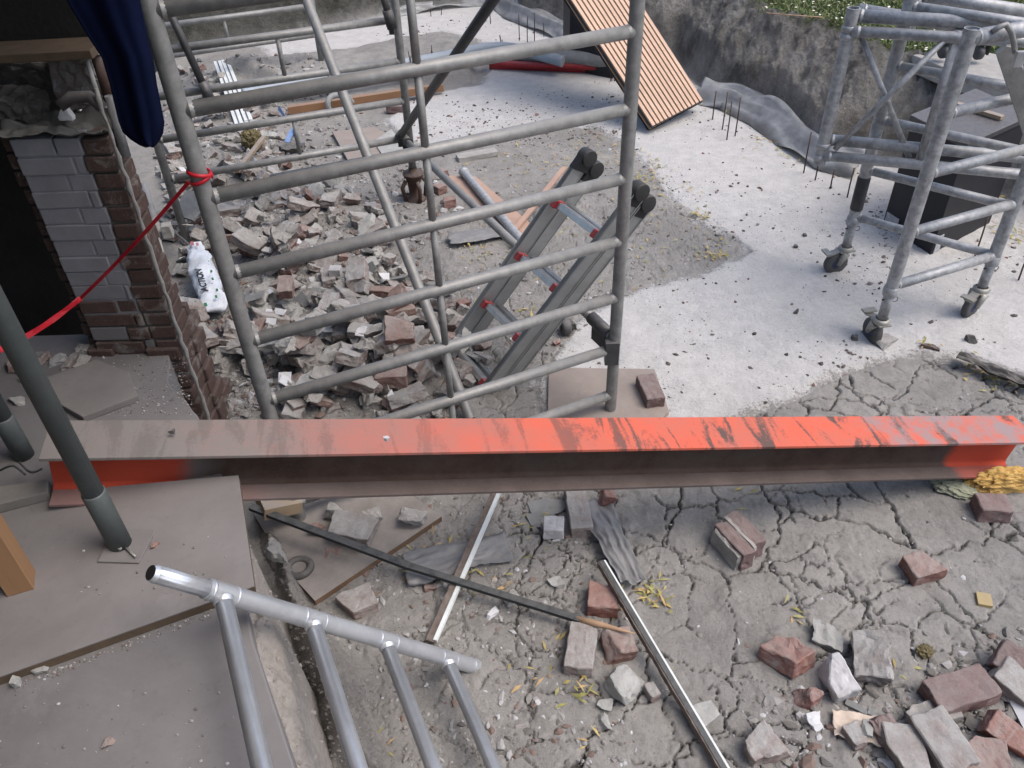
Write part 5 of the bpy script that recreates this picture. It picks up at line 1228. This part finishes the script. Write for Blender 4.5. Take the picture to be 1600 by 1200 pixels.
# ---------------------------------------------------------------- pipes
def pipe(pts,r,mat,name,label,seg=14,cat='pipe'):
    P=[at(a,b,z) for a,b,z in pts];Q=[]
    for i in range(len(P)-1):
        p0=P[max(i-1,0)];p1=P[i];p2=P[i+1];p3=P[min(i+2,len(P)-1)]
        for k in range(6):
            t=k/6;Q.append(.5*((2*p1)+(-p0+p2)*t+(2*p0-5*p1+4*p2-p3)*t*t+(-p0+3*p1-3*p2+p3)*t**3))
    Q.append(P[-1]);o=MB().path(Q,r,seg).build(name,M[mat]);return tag(o,label,cat),Q
o,Q=pipe([(380,148,.12),(420,140,.12),(520,122,.13),(620,103,.14),(700,88,.16),(760,76,.17),(800,76,.16),(850,88,.14),(880,96,.12)],.042,'pvc','conduit','pale blue plastic conduit running over the clay island')
o,Q=pipe([(800,84,.12),(860,88,.12),(920,92,.12),(985,100,.12)],.052,'pvcdark','drain_pipe','dusty grey drain pipe meeting the black box at the trench end')
pipe([(765,98,.06),(830,101,.07),(900,103,.07),(970,108,.06)],.024,'redplast','red_pipe','upper red plastic pipe beside the grey drain pipe')
pipe([(765,104,.03),(830,106,.03),(900,109,.03),(970,112,.03)],.02,'redplast','red_pipe','lower red plastic pipe beside the grey drain pipe')
for i,(x,y) in enumerate(((643,98),(675,88),(515,120),(785,72))):
    p=at(x,y,.15);pts=[p+Vector((.0,.055*math.cos(a),.055*math.sin(a)-.01)) for a in np.linspace(-.4,3.5,10)]+[p+Vector((U(-.02,.02),-.06,.10))]
    tag(MB().path(pts,.004,5).build('wire_tie',M['rust']),('wire tie round the conduit nearest the frame centre strut','wire tie round the conduit right of the centre strut','wire tie round the conduit behind the tilted brace tube','wire tie at the top bend of the conduit')[i],'wire tie')
pipe([(515,175,.03),(512,160,.10),(520,150,.13),(540,150,.12),(550,160,.06)],.02,'pvcdark','grey_hose','grey curved pipe bend behind the tilted brace tube')
# rebars
reb=[(1125,148,205),(1147,152,215),(1128-12,145,190),(1251,208,265),(1273,216,285),(1294,222,298),(1323,232,310),(1510,375,405),(1588,395,442),(1502,300,330),(1580,110,200)]
rb=[(1113,142,190),(1128,144,206),(1148,152,216),(1135,158,222),(1255,206,274),(1273,216,285),(1297,264,298),(1323,262,312),(1522,330,404),(1590,395,442),
    (638,12,32),(674,12,28),(690,10,26),(812,22,66),(824,24,70),(835,20,68),(760,8,36),(767,8,40),(850,35,60),(880,40,62),(752,10,30),(955,95,130),(960,100,130)]
ord_=['first','second','third','fourth','fifth','sixth','seventh','eighth','ninth','tenth']
for i,(x,y0,y1) in enumerate(rb):
    b=at(x,y1,.0);t_=atY(x+ (x-850)/-1600*(y1-y0)*-1*0+U(-2,2)+(x-850)*(y1-y0)/1900,y0,b.y)
    g='rebar sticks beside the black panel stack' if i<4 else 'rebar sticks in front of the scaffold tower' if i<10 else 'rebar sticks by the back bank'
    q_=rb[:4] if i<4 else rb[4:10] if i<10 else rb[10:];rk=sorted(c_[0] for c_ in q_).index(x);on=(ord_+['eleventh','twelfth','thirteenth'])[rk]
    lab=on+(' rusty rebar stick from the left beside the slatted panels' if i<4 else ' rusty rebar stick from the left around the scaffold tower' if i<10 else ' rusty rebar stick from the left below the rear bank')
    g='rebar along the film' if i<4 else g
    tag(MB().path([b-Vector((0,0,.02)),b.lerp(t_,.5)+Vector((U(-.003,.003),0,0)),t_],.0042,5).build('rebar',M['rust']),lab,'rebar',g)
# ---------------------------------------------------------------- plastic film along banks
def filmstrip(pts,label,w0=.05,h1=.20,back=.10,seed=0):
    P=[Vector(at(a,b,.0)) for a,b in pts];Q=[]
    for i in range(len(P)-1):
        for k in range(14): Q.append(P[i].lerp(P[i+1],k/14))
    Q.append(P[-1]);n=len(Q);m_=12;V=[]
    for i,p in enumerate(Q):
        t=(Q[min(i+1,n-1)]-Q[max(i-1,0)]).normalized();nn=Vector((-t.y,t.x,0))
        if nn.y<0 and abs(t.x)>.3: nn=-nn
        for j in range(m_):
            f=j/(m_-1);z=.018+h1*math.sin(f*2.0)**1.2*(.75+.4*mn.noise(Vector((i*.05,seed,0))))+mn.noise(Vector((i*.07,j*.45,seed)))*.05+abs(mn.noise(Vector((i*.05,j*.8,seed+3))))*.035
            q=p+nn*(back*f*1.6-w0)+Vector((0,0,max(.015,z)));V.append(q)
    fs=[(i*m_+j,i*m_+j+1,(i+1)*m_+j+1,(i+1)*m_+j) for i in range(n-1) for j in range(m_-1)]
    o=MB().add(V,fs,0,True).build('plastic_film',M['film']);tag(o,label,'plastic film');md=o.modifiers.new('s','SOLIDIFY');md.thickness=.002;return o
filmstrip([(1092,158),(1140,170),(1190,195),(1235,228),(1290,262),(1340,275)],'grey translucent plastic film along the bank foot right of the panels',.10,.15,.13,2)
filmstrip([(780,14),(800,30),(840,46),(880,62),(893,80)],'pale plastic film along the rear bank left of the black box',.08,.13,.11,7)
filmstrip([(610,30),(660,22),(720,14),(780,10)],'thin rumpled film edge at the foot of the rear bank',.02,.04,.06,9)
# ---------------------------------------------------------------- boxes and panels
def boxthing(c4,z1,label,extra=None,name='black_box'):
    t=thing(name,label,'box',Vector((sum(p.x for p in c4)/4,sum(p.y for p in c4)/4,0)))
    MB().prism([(p.x,p.y) for p in c4],.0,z1).build('body',M['blackbox'],t,bevel=.004)
    return t
a=at(889,112);b=at(957,126);c_=a+Vector((-.02,.42,0));d_=b+Vector((.0,.40,0))
t=boxthing([a,b,d_,c_],1.05,'tall black box carrying the slatted panels at the trench end')
MB().prism([(p.x,p.y) for p in [a+Vector((-.01,-.01,0)),b+Vector((.01,-.01,0)),d_+Vector((.01,.01,0)),c_+Vector((-.01,.01,0))]],1.052,1.09).build('lid',M['blackbox'],t,bevel=.004)
fc=at(1452,402);lc=at(1378,352);rc=at(1545,352);bc_=lc+(rc-fc)
zt_=zat(fc.x,fc.y,232)
t=boxthing([fc,rc,bc_,lc],zt_,'black box standing on the white ground behind the scaffold tower')
rim=[fc+(fc-bc_)*.03,rc+(rc-lc)*.03,bc_+(bc_-fc)*.03,lc+(lc-rc)*.03]
MB().prism([(p.x,p.y) for p in rim],zt_+.002,zt_+.03).build('lid_rim',M['galvdark'],t,bevel=.003)
def onbox(f,g,z): return fc.lerp(lc,f).lerp(rc.lerp(bc_,f),g)+Vector((0,0,z))
MB().box((0,0,0),(.001,.001,.001)).v
q=[onbox(.0,.02,0),onbox(0,.02,0)]
nrm=(rc-fc).normalized();nx_=Vector((nrm.y,-nrm.x,0))
mb=MB();e0=fc+nrm*.04+nx_*.004;mb.box(e0+Vector((0,0,.06)),(.05,.004,.10),Matrix.Rotation(math.atan2(nrm.y,nrm.x),3,'Z'));mb.build('white_label',simple('worn_label',(.45,.46,.47),(.3,.3,.31),.6,0,60,.0005),t)
nrm2=(lc-fc).normalized();nx2=Vector((-nrm2.y,nrm2.x,0));nx2=nx2 if nx2.y<0 else -nx2
mb=MB();e0=lc-nrm2*.06+nx2*.004;mb.box(e0+Vector((0,0,.05)),(.09,.004,.075),Matrix.Rotation(math.atan2(nrm2.y,nrm2.x),3,'Z'));mb.build('white_label',simple('worn_label_b',(.45,.46,.47),(.3,.3,.31),.6,0,60,.0005),t)
cc=(fc+rc+bc_+lc)/4
ob_=MB()
for f_,g_ in((.25,.55),):
    ob_.box(onbox(.5,g_,zt_+.045),(.035,.26,.018),Matrix.Rotation(math.atan2(nrm.y,nrm.x)+.08*g_,3,'Z'))
tag(ob_.build('timber_offcut',M['pinelight'],bevel=.002),'loose light timber offcuts lying on the lid of the black box','timber')
o=MB().box(at(1470,398,.008),(.07,.06,.006),Matrix.Rotation(.4,3,'Z')).build('grey_card',M['slate']);tag(o,'grey card lying in front of the black box','card')
o=thing('coloured_card','red and green card lying in front of the black box','card',at(1484,396,.008))
MB().box(at(1482,394,.008),(.07,.05,.006),Matrix.Rotation(-.4,3,'Z')).build('red_half',M['redplast'],o);MB().box(at(1487,400,.0085),(.06,.014,.007),Matrix.Rotation(-.4,3,'Z')).build('green_half',gm_,o)
def panel(BLp,E_,Uv,wd,ln_,ns,label,grp=None):
    t=thing('slatted_panel',label,'slatted panel',BLp);e=E_.normalized();u_=Uv.normalized();e=(e-u_*e.dot(u_)).normalized();n_=e.cross(u_).normalized()
    if n_.y>0: n_=-n_
    Rr_=Matrix((e,n_,u_)).transposed()
    MB().box(BLp+e*wd/2+u_*ln_/2,(wd,.009,ln_),Rr_).build('backing',M['blackbox'],t)
    mb=MB();p_=wd/ns
    for k in range(ns): mb.box(BLp+e*(p_*(k+.5))+u_*(ln_/2+.003)+n_*.0105,(p_*.70,.011,ln_-.004),Rr_)
    mb.build('slats',M['oak'],t,bevel=.0008);return t
BLp=at(1017,207,.03);BRp=at(1104,178,.03);Uv=Vector((-.775,.815,1.0))
BLp=BLp;panel(BLp+Vector((0,-.0,.03)),BRp-BLp,Uv,(BRp-BLp).length,1.75,13,'upper light oak slatted wall panel leaning on the black box')
BL2=at(1014,209,.0);panel(BL2+Vector((.0,.02,.008)),at(1101,186,.0)-BL2,Uv,(BRp-BLp).length,1.75,13,'lower slatted wall panel showing a thin edge beneath the upper one')
# ---------------------------------------------------------------- top right things on the bank
c4=[at(*q,.53) for q in[(1425,88),(1500,78),(1640,100),(1640,150),(1500,118)]]
tag(MB().prism([(p.x,p.y) for p in c4],.44,.54).build('bank_slab',M['mortar'],bevel=.006),'pale concrete slab lying on top of the bank behind the tower','slab')
for x,y,l in((1478,80,'left black caster wheel standing on the pale slab on the bank'),(1533,82,'right black caster wheel standing on the pale slab on the bank')):
    p=at(x,y,.60);t=thing('caster',l,'caster',p+Vector((0,0,-.05)))
    MB().lathe(p-Vector((.03,0,0)),(1,.2,0),[(0,0),(.032,0),(.04,.008),(.04,.03),(.032,.036),(0,.036)],18).build('wheel',M['tyre'],t)
    MB().box(p+Vector((0,0,.06)),(.08,.06,.03)).box(p+Vector((.03,0,.03)),(.01,.04,.08)).build('fork',M['black'],t)
o=MB().box(at(1620,-6,.52)+Vector((0,.3,.08)),(1.2,.5,.16),Matrix.Rotation(.1,3,'Z'));tag(o.build('stone_kerb',simple('pale_stone_kerb',(.42,.43,.47),(.36,.37,.40),.85,0,6,.001),bevel=.01),'pale stone kerb beyond the grass at the upper right','kerb')
pipe([(1195,20,.56),(1230,23,.57),(1285,27,.56)],.004,'cap','straw_twine','thin straw coloured twine on the grass edge',5,'twine')
# wet clay clod near bottom left: hose strands under the beam end
for i,(pts) in enumerate(([(0,735,.66),(20,728,.68),(40,742,.66)],[(30,722,.67),(48,738,.67),(66,732,.67)])):
    pipe([(a,b,c) for a,b,c in pts],.003,'blacklath','wire_scrap',('thin black wire curl at the far left beside the beam end','second black wire curl nearer the beam end')[i],5,'wire')
